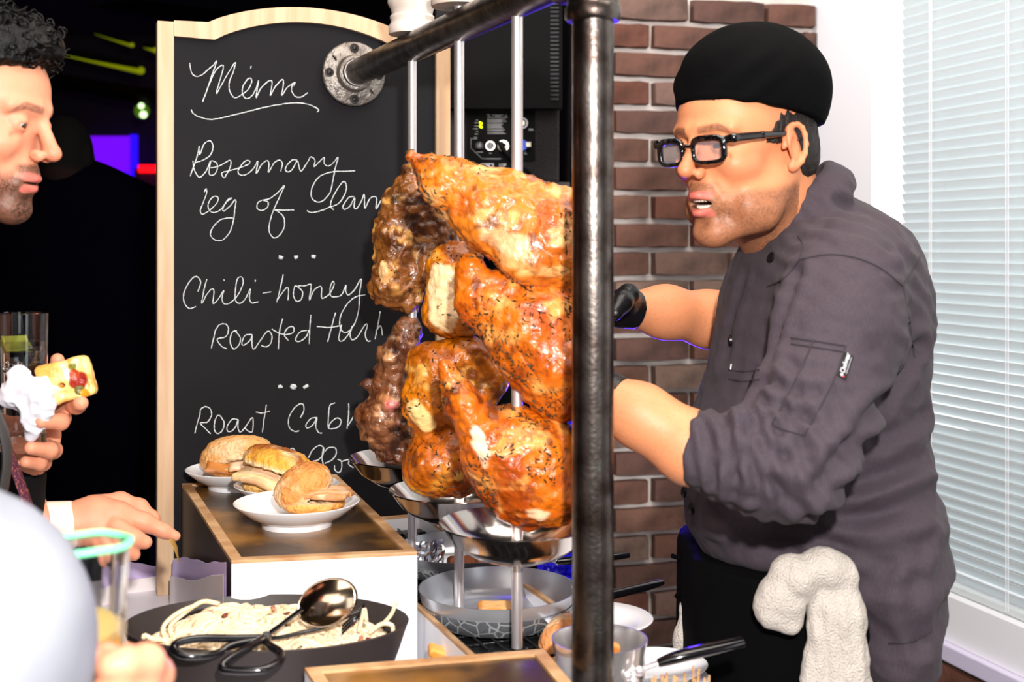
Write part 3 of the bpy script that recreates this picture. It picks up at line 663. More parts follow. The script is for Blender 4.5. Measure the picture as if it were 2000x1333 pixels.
cb = tube('black_cable', smooth_path([P(*kk(700, 700), spY-0.03), P(*kk(640, 680), spY-0.06), P(*kk(740, 830), spY-0.07), P(*kk(860, 980), spY-0.06), P(1040, 345, spY-0.05), P(1060, 420, spY-0.04), P(1060, 700, spY), P(1060, 1100, spY+0.1)], 6), 0.0052, M_black, None, 10)
tag(cb, 'black cable plugged into the back of the loudspeaker', 'cable')
stand = thing('speaker_stand', 'dark stand under the black loudspeaker behind the roast turkeys', 'stand', P(980, 1000, spY+0.1))
sbox('shelf', 860, 357, 1112, 382, -0.30, 0.02, mat('dark_shelf', srgb(30, 26, 26), 0.5), stand)
tube('bracket', [P(924, 474, 2.79), P(970, 474, 2.86)], 0.008, M_black, stand, 8)
tube('pole', [P(980, 382, spY+0.15), (P(980, 382, spY+0.15).x, spY+0.15, 0.02)], 0.03, M_black, stand, 20)
rl = box('indicator_light', P(924, 474, 2.76), (0.028, 0.02, 0.03), emis('red_lamp_glow', (255, 0, 0), 1.5), stand, None, 0.006); tag(rl, 'small red light')
lathe('foot', [(0.22, 0), (0.22, 0.02), (0.03, 0.04)], (P(980, 382, spY+0.15).x, spY+0.15, 0.0), M_black, stand, 32, cap=True)
# ------------------------------------------------------------------ food and tableware
C3 = lambda *c: np.array(srgb(*c)[:3])
M_meat = mat('roast_skin', rough=0.30, attr=True, bump=0.55, bscale=150, coat=0.2, rvar=0.14, nscale=40, col2=(0.72, 0.5, 0.34, 1), lo=0.5, hi=0.75, sss=0.0)
def meat(name, label, cat, prims, pal, seed, group=None, vox=0.0026, k=0.022, amp=(0.0075, 0.0024), flesh=(), parent=None, herbs=0, lumps=20):
    s = Sdf(); allp = []
    for pr_ in prims:
        if len(pr_) == 4:
            px, py, Y, r = pr_; s.ell(A(px, py, Y), (r*Y/F,)*3, k=k)
            allp.append(A(px, py, Y))
        else:
            (x0, y0, Y0, r0, x1, y1, Y1, r1) = pr_; s.cap(A(x0, y0, Y0), A(x1, y1, Y1), r0*Y0/F, r1*Y1/F, k=k); allp += [A(x0, y0, Y0), A(x1, y1, Y1)]
    V, q = s.mesh(vox); N = vnormals(V, q)
    n1 = fbm(V, 22, seed, 3); n2 = 1-np.abs(fbm(V+0.01*n1[:, None], 62, seed+3, 3))*2.2; n3 = fbm(V, 160, seed+9, 2)
    V = V+N*(amp[0]*n1+amp[1]*(0.35-n2)+0.0009*n3)[:, None]
    gold, deep, pale, dark = [C3(*c) for c in pal]
    c = np.repeat(gold[None], len(V), 0)
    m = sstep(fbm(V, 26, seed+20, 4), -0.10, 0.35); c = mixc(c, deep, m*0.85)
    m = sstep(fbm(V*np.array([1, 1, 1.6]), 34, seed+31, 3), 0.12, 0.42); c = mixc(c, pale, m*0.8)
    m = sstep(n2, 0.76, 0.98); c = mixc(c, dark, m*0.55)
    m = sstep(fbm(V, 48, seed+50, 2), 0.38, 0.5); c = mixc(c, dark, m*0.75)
    for (x0, y0, Y0, x1, y1, Y1, r, fc) in flesh:
        a = A(x0, y0, Y0); b = A(x1, y1, Y1); d = b-a; t = np.clip(((V-a)@d)/(d@d+1e-9), 0, 1); dist = np.linalg.norm(V-a-t[:, None]*d, axis=1)/(r*Y0/F)
        dist += 0.25*fbm(V, 90, seed+70, 2)
        m = 1-sstep(dist, 0.85, 1.05)
        fcol = C3(*fc)[None]*(0.92+0.16*fbm(V*np.array([3, 3, 0.8]), 60, seed, 2))[:, None]
        c = c*(1-m[:, None])+fcol*m[:, None]
    t = thing(name, label, cat, tuple(np.mean(allp, 0)), group)
    o = quads('roasted_flesh', V, q, M_meat, t, c)
    if herbs:
        r = np.random.RandomState(seed); idx = r.choice(len(V), herbs*8); cl = fbm(V[idx], 24, seed+5, 2) > 0.10; idx = idx[cl][:herbs]
        HV = []; HF = []
        for i in idx:
            n = N[i]; a = np.cross(n, r.randn(3)); a /= np.linalg.norm(a)+1e-9; b = np.cross(n, a); L = r.uniform(0.0010, 0.0050); W = r.uniform(0.0006, 0.0013); p = V[i]+n*0.0003; k0 = len(HV)
            HV += [p+a*L, p+b*W, p-a*L, p-b*W, p+n*0.0012, p-n*0.0012]
            HF += [(k0, k0+1, k0+4), (k0+1, k0+2, k0+4), (k0+2, k0+3, k0+4), (k0+3, k0, k0+4), (k0+1, k0, k0+5), (k0+2, k0+1, k0+5), (k0+3, k0+2, k0+5), (k0, k0+3, k0+5)]
        h = mesh_py('herb_flakes', HV, HF, mat('dried_herb', srgb(66, 50, 14), 0.6, col2=srgb(26, 22, 8), nscale=60), t); h['kind'] = 'stuff'
    return t
TK = ((206, 104, 16), (160, 62, 6), (236, 164, 84), (84, 34, 8))
TK2 = ((204, 116, 14), (152, 76, 6), (230, 168, 80), (84, 38, 5))
LB = ((128, 76, 30), (66, 32, 14), (222, 164, 88), (30, 14, 8))
G1 = 'roast turkeys skewered on the spikes'
r3, r2, r1 = RODS[2].y, RODS[1].y, RODS[0].y
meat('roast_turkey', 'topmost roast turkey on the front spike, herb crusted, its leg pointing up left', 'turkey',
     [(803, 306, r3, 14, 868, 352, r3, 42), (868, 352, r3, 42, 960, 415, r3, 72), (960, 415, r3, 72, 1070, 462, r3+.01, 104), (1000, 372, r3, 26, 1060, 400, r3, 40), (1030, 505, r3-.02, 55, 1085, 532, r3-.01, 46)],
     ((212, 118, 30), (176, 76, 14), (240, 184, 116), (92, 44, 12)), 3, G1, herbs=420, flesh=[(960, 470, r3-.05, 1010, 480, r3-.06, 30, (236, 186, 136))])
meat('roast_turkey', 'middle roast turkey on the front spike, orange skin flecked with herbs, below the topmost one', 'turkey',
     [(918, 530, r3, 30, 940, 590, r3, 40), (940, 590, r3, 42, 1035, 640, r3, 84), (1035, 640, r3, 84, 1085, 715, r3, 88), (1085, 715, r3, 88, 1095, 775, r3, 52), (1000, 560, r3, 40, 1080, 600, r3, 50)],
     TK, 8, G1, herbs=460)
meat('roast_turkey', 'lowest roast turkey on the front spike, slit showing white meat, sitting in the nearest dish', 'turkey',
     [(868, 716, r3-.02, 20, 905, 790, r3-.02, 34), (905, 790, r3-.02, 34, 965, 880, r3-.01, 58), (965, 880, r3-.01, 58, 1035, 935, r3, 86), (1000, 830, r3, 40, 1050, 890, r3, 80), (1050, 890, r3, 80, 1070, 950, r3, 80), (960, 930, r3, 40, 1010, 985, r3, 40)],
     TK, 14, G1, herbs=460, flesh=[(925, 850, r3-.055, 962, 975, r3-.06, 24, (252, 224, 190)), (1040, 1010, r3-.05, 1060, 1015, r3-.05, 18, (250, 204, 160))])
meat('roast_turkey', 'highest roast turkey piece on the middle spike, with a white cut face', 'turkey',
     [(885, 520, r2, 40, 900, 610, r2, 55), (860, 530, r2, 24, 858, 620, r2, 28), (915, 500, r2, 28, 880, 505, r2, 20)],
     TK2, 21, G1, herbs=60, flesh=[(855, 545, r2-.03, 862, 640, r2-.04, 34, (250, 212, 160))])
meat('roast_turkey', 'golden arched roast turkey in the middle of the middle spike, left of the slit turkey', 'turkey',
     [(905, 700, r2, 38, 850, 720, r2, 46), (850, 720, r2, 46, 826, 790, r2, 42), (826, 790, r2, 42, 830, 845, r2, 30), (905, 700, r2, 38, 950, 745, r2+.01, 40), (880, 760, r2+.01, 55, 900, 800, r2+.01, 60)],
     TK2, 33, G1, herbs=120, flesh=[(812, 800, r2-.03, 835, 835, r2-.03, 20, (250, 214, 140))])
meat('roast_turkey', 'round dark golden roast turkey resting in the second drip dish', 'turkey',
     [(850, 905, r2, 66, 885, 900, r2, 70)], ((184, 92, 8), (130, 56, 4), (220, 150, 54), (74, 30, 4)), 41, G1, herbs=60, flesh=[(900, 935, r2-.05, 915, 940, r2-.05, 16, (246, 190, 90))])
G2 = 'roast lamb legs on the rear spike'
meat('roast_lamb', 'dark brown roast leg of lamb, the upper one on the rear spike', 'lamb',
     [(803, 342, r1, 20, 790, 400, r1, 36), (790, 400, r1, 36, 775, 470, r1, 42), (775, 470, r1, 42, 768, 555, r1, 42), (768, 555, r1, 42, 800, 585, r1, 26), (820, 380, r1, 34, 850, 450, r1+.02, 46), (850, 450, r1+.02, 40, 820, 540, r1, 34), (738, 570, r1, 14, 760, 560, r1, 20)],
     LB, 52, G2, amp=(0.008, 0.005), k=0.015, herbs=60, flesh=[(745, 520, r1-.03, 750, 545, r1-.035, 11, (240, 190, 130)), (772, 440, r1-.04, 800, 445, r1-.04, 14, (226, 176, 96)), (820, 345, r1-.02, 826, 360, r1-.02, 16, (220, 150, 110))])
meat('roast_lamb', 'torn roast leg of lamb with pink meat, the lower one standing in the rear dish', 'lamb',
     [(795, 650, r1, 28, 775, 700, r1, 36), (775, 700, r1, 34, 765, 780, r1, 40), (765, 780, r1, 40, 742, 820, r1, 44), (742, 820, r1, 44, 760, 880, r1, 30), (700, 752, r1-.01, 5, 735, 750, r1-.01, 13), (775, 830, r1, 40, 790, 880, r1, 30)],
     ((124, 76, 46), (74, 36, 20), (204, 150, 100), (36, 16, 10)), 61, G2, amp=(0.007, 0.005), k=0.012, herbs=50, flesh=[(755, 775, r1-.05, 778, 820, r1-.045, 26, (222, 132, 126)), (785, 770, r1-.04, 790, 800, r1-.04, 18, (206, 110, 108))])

# plates with sandwiches
M_cer = mat('white_porcelain', srgb(244, 244, 248), 0.12, coat=0.4)
PLP = [(0.0, 0.005), (0.036, 0.005), (0.0445, 0.0), (0.047, 0.0), (0.048, 0.007), (0.064, 0.015), (0.0835, 0.0305), (0.0845, 0.0325), (0.083, 0.033), (0.063, 0.0185), (0.046, 0.011), (0.0, 0.0095)]
zp = H-zc-0.003
def plate(label, x, y, z, s=1.0, group='white plates on the wood rimmed display box', sz=None):
    t = thing('plate', label, 'plate', (x, y, z), group); sz = s if sz is None else sz
    lathe('plate_body', [(r*s, h*sz) for r, h in PLP[2:]], (x, y, z), M_cer, t, 72)
    lathe('plate_base', [(0.0, 0.0045*sz), (0.046*s, 0.0045*sz), (0.046*s, 0.0075*sz), (0.0, 0.0075*sz)], (x, y, z), M_cer, t, 48)
    return t
pX = lambda px, Y: (px-CX)*Y/F
p3 = (pX(580, 1.665), 1.665); p2 = (pX(560, 1.80), 1.80); p1 = (pX(462, 1.925), 1.925)
plate('nearest white plate on the display box, under the front sandwich', p3[0], p3[1], zp)
plate('middle white plate on the display box, mostly behind the nearest plate', p2[0], p2[1], zp+0.001, 0.90)
plate('rearmost white plate on the display box, beside the chalkboard frame', p1[0], p1[1], zp, 0.93)
M_bread = mat('crusty_bread', rough=0.6, attr=True, bump=1.0, bscale=170)
def Rm_(yaw, pitch=0.0, roll=0.0):
    return np.array(Matrix.Rotation(yaw, 3, 'Z') @ Matrix.Rotation(pitch, 3, 'Y') @ Matrix.Rotation(roll, 3, 'X'))
def bun(name, c, r, R, par, seed, crust=(222, 148, 76), brown=(170, 92, 36), cut=-0.25, toast=0.5, taper=0.0):
    c = np.array(c, float); s = Sdf().ell(c, r, R, k=0.01); n = R[:, 2]
    def crop(Q): return 0.8*(cut*r[2]-(Q-c)@n)
    V, q = s.mesh(0.0016, crop=crop); N = vnormals(V, q); L = (V-c)@R
    face = sstep(-(N@n), 0.6, 0.85)*(1-sstep(L[:, 2], cut*r[2]+0.001, cut*r[2]+0.006))
    V = V+N*(0.0042*fbm(V, 32, seed, 3)+0.0012*(1-2*np.abs(fbm(V, 80, seed+11, 3)))+0.0008*fbm(V, 190, seed+1, 2)-face*0.0050*np.abs(fbm(V*np.array([1, 1, 2.2]), 120, seed+2, 2)))[:, None]
    col = np.repeat(C3(*crust)[None], len(V), 0)
    col = mixc(col, C3(*brown), sstep(fbm(V, 30, seed+4, 3)+(L[:, 2]/r[2]-0.5)*0.6, 0.0, 0.5)*toast)
    col = mixc(col, C3(238, 206, 160), sstep(fbm(V, 38, seed+6, 3), 0.05, 0.4)*0.75); col = mixc(col, C3(120, 60, 24), sstep(fbm(V, 70, seed+16, 3), 0.2, 0.45)*0.5*toast)
    col = mixc(col, C3(238, 214, 170), 1-sstep(L[:, 2]/r[2], cut+0.02, cut+0.30))
    col = mixc(col, C3(214, 190, 152), face); col = mixc(col, C3(150, 116, 80), face*sstep(np.abs(fbm(V*np.array([1, 1, 2.2]), 120, seed+2, 2)), .18, .4)*.8)
    return quads(name, V, q, M_bread, par, col)
M_slice = mat('sliced_turkey', rough=0.4, attr=True, bump=0.4, bscale=90)
def slice_(name, c, h, R, par, seed, colr=(244, 206, 168), edge=(196, 122, 50), wav=0.006):
    c = np.array(c, float); s = Sdf().box(c, h, R, rd=min(h)*0.8); V, q = s.mesh(0.0016); N = vnormals(V, q); L = (V-c)@R
    V = V+np.outer(np.sin(L[:, 0]*70+seed)*0.5*wav+np.cos(L[:, 1]*90+seed)*0.4*wav, R[:, 2])+N*(0.0016*fbm(V, 60, seed, 3))[:, None]
    col = np.repeat(C3(*colr)[None], len(V), 0)
    col = mixc(col, C3(*edge), sstep(np.maximum(np.abs(L[:, 0])/h[0], np.abs(L[:, 1])/h[1])+0.3*fbm(V, 60, seed, 2), 0.72, 0.95)*0.8)
    col = mixc(col, C3(226, 160, 120), sstep(fbm(V, 50, seed+2, 2), 0.2, 0.5)*0.5)
    return quads(name, V, q, M_slice, par, col)
GS = 'turkey sandwiches on white plates'
def W3(px, py, Y): return A(px, py, Y)
# front sandwich
sw = thing('sandwich', 'front turkey sandwich with its bun top tipped up on edge, on the nearest plate', 'sandwich', (p3[0], p3[1], zp+0.012), GS)
bun('bun_top', W3(592, 952, 1.66), (0.040, 0.036, 0.030), Rm_(0.5, 0.30, 0) @ Rm_(0, -0.75, 0), sw, 3, cut=-0.35, toast=0.35)
bun('bun_bottom', W3(612, 984, 1.655), (0.042, 0.032, 0.013), Rm_(0.1, 0.0, PI), sw, 5, crust=(240, 168, 84), cut=-0.5, toast=0.2)
slice_('turkey_slice', W3(640, 962, 1.65), (0.032, 0.022, 0.0042), Rm_(0.15, -0.05, 0.1), sw, 2)
slice_('turkey_slice', W3(650, 968, 1.64), (0.024, 0.02, 0.004), Rm_(-0.2, 0.12, -0.1), sw, 6)
sw = thing('sandwich', 'middle sandwich with a glossy browned bun over thick white turkey slices', 'sandwich', (p2[0], p2[1], zp+0.012), GS)
bun('bun_top', W3(545, 912, 1.80), (0.056, 0.040, 0.028), Rm_(-0.25, 0.22, -0.2), sw, 13, crust=(238, 168, 60), brown=(150, 74, 24), cut=-0.2, toast=0.9)
bun('bun_bottom', W3(535, 946, 1.80), (0.045, 0.036, 0.013), Rm_(0.1, 0.0, PI), sw, 15, crust=(240, 190, 110), cut=-0.5, toast=0.2)
slice_('turkey_slice', W3(528, 932, 1.78), (0.048, 0.030, 0.006), Rm_(-0.15, 0.12, 0.15), sw, 3, colr=(248, 224, 188), edge=(222, 180, 120))
slice_('turkey_slice', W3(515, 938, 1.765), (0.030, 0.020, 0.005), Rm_(-0.3, 0.25, 0.35), sw, 8, colr=(250, 226, 190), edge=(222, 180, 120))
sw = thing('sandwich', 'rear sandwich with an airy open bun and browned turkey, on the plate nearest the chalkboard', 'sandwich', (p1[0], p1[1], zp+0.012), GS)
bun('bun_top', W3(462, 890, 1.93), (0.055, 0.034, 0.030), Rm_(0.1, -0.14, -0.60), sw, 23, crust=(232, 168, 100), brown=(196, 120, 62), cut=-0.72, toast=0.5)
bun('bun_bottom', W3(458, 916, 1.92), (0.044, 0.032, 0.013), Rm_(0.1, 0.0, PI), sw, 25, crust=(226, 160, 88), cut=-0.5, toast=0.3)
slice_('turkey_slice', W3(448, 910, 1.895), (0.036, 0.016, 0.003), Rm_(-0.05, -0.10, 0.30), sw, 4, colr=(196, 126, 60), edge=(130, 70, 30), wav=0.009)
slice_('turkey_slice', W3(476, 914, 1.885), (0.022, 0.014, 0.003), Rm_(0.2, 0.1, 0.35), sw, 7, colr=(246, 214, 180), edge=(216, 150, 90), wav=0.009)
slice_('turkey_slice', W3(496, 900, 1.89), (0.012, 0.02, 0.006), Rm_(0.2, 0.8, 0.3), sw, 11, colr=(236, 186, 130), edge=(190, 120, 60))

# noodle bowl
bc = Vector((pX(522, 1.373), 1.373, H-0.552)); bh = 0.132; BA, BBx = 0.158, 0.105
def bprof(sx): return [(sx*f, z) for f, z in ((0.0, 0.004), (0.45, 0.0), (0.62, 0.004), (0.80, 0.045), (0.93, 0.10), (0.985, bh-0.006), (1.0, bh), (0.985, bh+0.001), (0.955, bh-0.01), (0.89, 0.095), (0.75, 0.045), (0.5, 0.012), (0.0, 0.010))]
nb = thing('serving_bowl', 'large oval matt black bowl filled with pale noodles', 'bowl', bc)
lathe('bowl_body', bprof(BA), bc, mat('matt_black_melamine', srgb(50, 43, 42), 0.5, bump=0.08, bscale=30), nb, 96, sy=BBx/BA)
rn = random.Random(11)
def mound(x, y):
    u = (x/0.142)**2+(y/0.09)**2; base = bh-0.030+0.030*max(0, 1-u)**0.7
    return base+0.012*math.exp(-((x+0.055)**2+(y-0.02)**2)/0.0016)+0.006*math.exp(-((x-0.02)**2+(y-0.03)**2)/0.001)
ns = []
for i in range(420):
    a = rn.uniform(0, 2*PI); rr = math.sqrt(rn.random())*0.93; x = 0.132*rr*math.cos(a); y = 0.083*rr*math.sin(a)
    th = rn.gauss(0.35, 0.9)+(PI if rn.random() < 0.5 else 0); cv = rn.gauss(0, 10); pts = []
    n = rn.randrange(7, 15); hz = rn.uniform(-0.004, 0.003); wob = rn.uniform(0, 6)
    for j in range(n):
        if (x/0.141)**2+(y/0.091)**2 > 1: break
        pts.append(Vector((bc.x+x, bc.y+y, bc.z+mound(x, y)+hz+0.0022*math.sin(wob+j*1.1))))
        th += cv*0.008+rn.gauss(0, 0.22); x += 0.0075*math.cos(th); y += 0.0075*math.sin(th)
    if len(pts) > 3: ns.append((smooth_path(pts, 2), rn.uniform(0.0019, 0.0028)))
def NP(*l): return smooth_path([P(x, y, Y) for x, y, Y in l], 4)
ns.append((NP((722, 1240, 1.37), (745, 1222, 1.37), (765, 1200, 1.37), (775, 1172, 1.37)), 0.0024))
ns.append((NP((720, 1238, 1.36), (745, 1220, 1.36), (765, 1222, 1.36), (768, 1236, 1.36)), 0.0026))
ns.append((NP((700, 1235, 1.36), (708, 1205, 1.36), (712, 1190, 1.36), (716, 1215, 1.36)), 0.0024))
ns.append((NP((332, 1266, 1.34), (322, 1252, 1.34), (300, 1250, 1.34), (283, 1242, 1.34), (280, 1248, 1.34)), 0.0028))
ns.append((NP((330, 1260, 1.35), (318, 1228, 1.35), (345, 1200, 1.36), (385, 1182, 1.38)), 0.0027))
ns.append((NP((340, 1250, 1.35), (332, 1225, 1.36), (360, 1198, 1.37), (395, 1176, 1.38), (428, 1180, 1.39)), 0.0027))
M_nood = mat('pale_noodle', srgb(244, 224, 192), 0.35, coat=0.3, bump=0.1, col2=srgb(232, 206, 166), nscale=30)
no_ = tubes('noodle_pile', ns, M_nood, None, seg=7); tag(no_, 'heap of thick pale noodles piled in the oval black bowl', 'noodles', kind='stuff')
MV = []; MF = []; n1_, n2_ = 14, 36
for i in range(n1_+1):
    for j in range(n2_):
        r = i/n1_; a = 2*PI*j/n2_; x = 0.141*r*math.cos(a); y = 0.091*r*math.sin(a)
        MV.append((bc.x+x, bc.y+y, bc.z+mound(x, y)-0.007))
for i in range(n1_):
    for j in range(n2_): MF.append((i*n2_+j, i*n2_+(j+1) % n2_, (i+1)*n2_+(j+1) % n2_, (i+1)*n2_+j))
mo = mesh_py('noodle_heap_core', MV, MF, M_nood, no_, True); mo.location = (0, 0, 0); mo['kind'] = 'stuff'
bits = thing('bacon_bits', 'brown bacon bits scattered over the noodles', 'bacon', bc+Vector((0, 0, bh)), None)
for (px, py, Y) in ((534, 1188, 1.38), (482, 1222, 1.35), (722, 1250, 1.33), (300, 1256, 1.345), (560, 1200, 1.37), (690, 1215, 1.37), (440, 1203, 1.36), (310, 1262, 1.34), (505, 1260, 1.33), (620, 1255, 1.34), (705, 1248, 1.34)):
    slice_('bacon_bit', A(px, py, Y), (rn.uniform(.004, .008), .003, .0018), Rm_(rn.uniform(0, 3), rn.uniform(-.4, .4), 0), bits, rn.random()*9, colr=(120, 44, 24), edge=(86, 26, 14), wav=0.001)
# scissor tongs
tg = thing('serving_tongs', 'black scissor handled salad tongs with a steel spoon end lying in the noodles', 'tongs', P(520, 1245, 1.30))
M_hnd = mat('black_enamel_handle', srgb(14, 13, 16), 0.15, coat=0.6)
M_spoon = mat('steel_spoon', srgb(200, 176, 150), 0.15, 1.0)
def loop(pts, Y, r=0.0042):
    return smooth_path([P(x, y, yy) for (x, y, yy) in pts], 4)
tube('handle_loop', loop([(515, 1247, 1.30), (450, 1248, 1.285), (390, 1248, 1.27), (348, 1256, 1.26), (340, 1268, 1.255), (358, 1281, 1.25), (395, 1283, 1.255), (430, 1275, 1.27), (452, 1262, 1.28), (500, 1252, 1.295)], 1.3), 0.0042, M_hnd, tg, 10)
tube('handle_loop', loop([(522, 1243, 1.30), (492, 1262, 1.27), (460, 1280, 1.25), (436, 1298, 1.235), (440, 1309, 1.23), (480, 1312, 1.23), (520, 1308, 1.235), (546, 1292, 1.25), (548, 1276, 1.265), (530, 1264, 1.275), (518, 1255, 1.29)], 1.3), 0.0044, M_hnd, tg, 10)
lathe('pivot', [(0.0, 0.004), (0.004, 0.0035), (0.0055, 0.0), (0.0055, -0.004)], P(520, 1243, 1.295), M_hnd, tg, 16, axis=(0, -1, 0.5))
tube('arm', smooth_path([P(510, 1250, 1.30), P(540, 1228, 1.305), P(566, 1208, 1.31), P(590, 1190, 1.315)], 4), [0.0052]*5+[0.0045]*8, M_hnd, tg, 10, flat=0.5)
tube('arm', smooth_path([P(500, 1248, 1.30), P(545, 1246, 1.31), P(590, 1236, 1.32), P(630, 1226, 1.33), P(700, 1195, 1.35)], 4), 0.0035, M_hnd, tg, 10, flat=0.6)
# spoon bowl: shallow ellipsoid shell turned towards the camera
def spoon(name, c, u, v, a, b, dep, m, par):
    u = Vector(u).normalized(); v = (Vector(v)-u*u.dot(Vector(v))).normalized(); w = u.cross(v); V = []; Fc = []; n1, n2 = 9, 40
    for sgn, off in ((1, 0), (1, 0.0012)):
        for i in range(n1+1):
            r = i/n1
            for j in range(n2):
                t = 2*PI*j/n2; V.append(Vector(c)+u*(a*r*math.cos(t))+v*(b*r*math.sin(t))+w*(dep*(1-r*r)+off))
    K = (n1+1)*n2
    for s_ in (0, 1):
        for i in range(n1):
            for j in range(n2):
                f = (s_*K+i*n2+j, s_*K+i*n2+(j+1) % n2, s_*K+(i+1)*n2+(j+1) % n2, s_*K+(i+1)*n2+j); Fc.append(f if s_ else f[::-1])
    for j in range(n2): Fc.append((n1*n2+j, n1*n2+(j+1) % n2, K+n1*n2+(j+1) % n2, K+n1*n2+j))
    return mesh_py(name, V, Fc, m, par, True)
sc_ = P(640, 1178, 1.335)
spoon('spoon_bowl', sc_, (0.92, 0.05, 0.36), (-0.3, 0.35, 0.88), 0.034, 0.025, -0.010 if False else 0.010, M_spoon, tg)
tubes('fork_tines', [([P(668, 1238-i*7, 1.345), P(700, 1206-i*6, 1.36), P(712, 1190-i*5, 1.365)], 0.0013) for i in range(3)], M_hnd, tg, 6)

# pans on the grate
def pan_mat():
    m = mat('etched_steel_pan', srgb(206, 208, 214), 0.3, 0.75, bump=0.05, bscale=30)
    nt = m.node_tree; N = nt.nodes; L = nt.links; b = N['Principled BSDF']
    tc = N.new('ShaderNodeTexCoord'); vo = N.new('ShaderNodeTexVoronoi'); vo.feature = 'DISTANCE_TO_EDGE'; vo.inputs['Scale'].default_value = 62
    L.new(tc.outputs['Object'], vo.inputs['Vector']); r = N.new('ShaderNodeMapRange'); r.inputs['From Min'].default_value = 0.02; r.inputs['From Max'].default_value = 0.07; r.inputs['To Min'].default_value = 0.62; r.inputs['To Max'].default_value = 0.2
    L.new(vo.outputs['Distance'], r.inputs['Value']); L.new(r.outputs['Result'], b.inputs['Roughness'])
    mx = N.new('ShaderNodeMix'); mx.data_type = 'RGBA'; mx.inputs['A'].default_value = srgb(230, 234, 236); mx.inputs['B'].default_value = srgb(168, 172, 180)
    r2 = N.new('ShaderNodeMapRange'); r2.inputs['From Min'].default_value = 0.02; r2.inputs['From Max'].default_value = 0.08; L.new(vo.outputs['Distance'], r2.inputs['Value']); L.new(r2.outputs['Result'], mx.inputs['Factor']); L.new(mx.outputs['Result'], b.inputs['Base Color'])
    return m
M_pan = mat('brushed_pan_steel', srgb(206, 208, 214), 0.32, 0.72, bump=0.06, bscale=40); M_etch = pan_mat()
def pan(label, cx, cy, zb_, r, h, hand, group='steel pans on the carving tray'):
    t = thing('frying_pan', label, 'pan', (cx, cy, zb_), group)
    lathe('pan_body', [(0.0, 0.0), (r*0.72, 0.0), (r*0.86, h*0.12), (r*0.93, h*0.4), (r*0.985, h*0.8), (r*1.0, h), (r*0.985, h), (r*0.965, h*0.8), (r*0.91, h*0.42), (r*0.84, h*0.16), (r*0.7, 0.003), (0.0, 0.003)], (cx, cy, zb_), M_pan, t, 80)
    lathe('etched_band', [(r*0.74, -0.0002), (r*0.868, h*0.115), (r*0.938, h*0.4), (r*0.972, h*0.62)], (cx, cy, zb_), M_etch, t, 80)
    hs = [Vector(p) for p in hand]; n = (hs[1]-hs[0])
    tube('handle_shank', smooth_path([hs[0], hs[0]+n*0.5, hs[1]], 4), 0.0035, M_pan, t, 10)
    tube('handle', smooth_path([hs[1], hs[1]*0.5+hs[2]*0.5, hs[2]], 4), [0.0065, 0.008, 0.0085, 0.0085, 0.0085, 0.0085, 0.0085, 0.008, 0.006], M_hnd, t, 14, flat=0.7)
    for s_ in (-0.008, 0.008): lathe('rivet', [(0.0, 0.003), (0.003, 0.002), (0.004, 0)], hs[0]+Vector((0, s_, 0)), M_rod, t, 12, axis=n)
    return t
pan('lower steel pan with an etched star lattice, standing around the front spikes', pX(972, 1.555), 1.555, H-0.474, 0.100, 0.042, [(pX(1120, 1.58), 1.58, H-0.436), P(1165, 1170, 1.62), P(1292, 1138, 1.70)])
pan('upper rear steel pan with etched lattice, around the back spikes', pX(905, 1.765), 1.765, H-0.468, 0.097, 0.036, [(pX(1035, 1.80), 1.80, H-0.446), P(1088, 1098, 1.78), P(1229, 1084, 1.80)])
slice_g = 'carved meat scraps in the pans'
def scrap(label, px, py, Y, h, R, seed, colr, edge, g=slice_g):
    t = thing('meat_slice', label, 'meat', A(px, py, Y), g); slice_('carved_slice', A(px, py, Y), h, R, t, seed, colr, edge, 0.004); return t
scrap('pale crescent slice lying in the lower etched pan', 968, 1188, 1.53, (0.022, 0.012, 0.006), Rm_(0.1, -0.08, 0.3), 3, (246, 190, 120), (214, 130, 50))
scrap('golden scrap on the black grate beside the noodle bowl', 862, 1272, 1.44, (0.016, 0.009, 0.006), Rm_(0.2, 0.2, 0.2), 4, (246, 176, 90), (220, 130, 40))
scrap('dark roasted piece under the second dish', 915, 1103, 1.74, (0.03, 0.016, 0.009), Rm_(0.1, -0.1, 0.3), 5, (150, 84, 50), (90, 40, 20))
scrap('long dark slice at the rim of the rear pan below the nearest dish', 965, 1104, 1.70, (0.026, 0.015, 0.006), Rm_(0.1, 0.05, 0.4), 6, (196, 130, 96), (110, 50, 24))
scrap('brown slice on the grate left of the rear pan', 850, 1120, 1.72, (0.018, 0.01, 0.004), Rm_(0.1, 0.1, 0.3), 7, (206, 130, 80), (120, 56, 26))
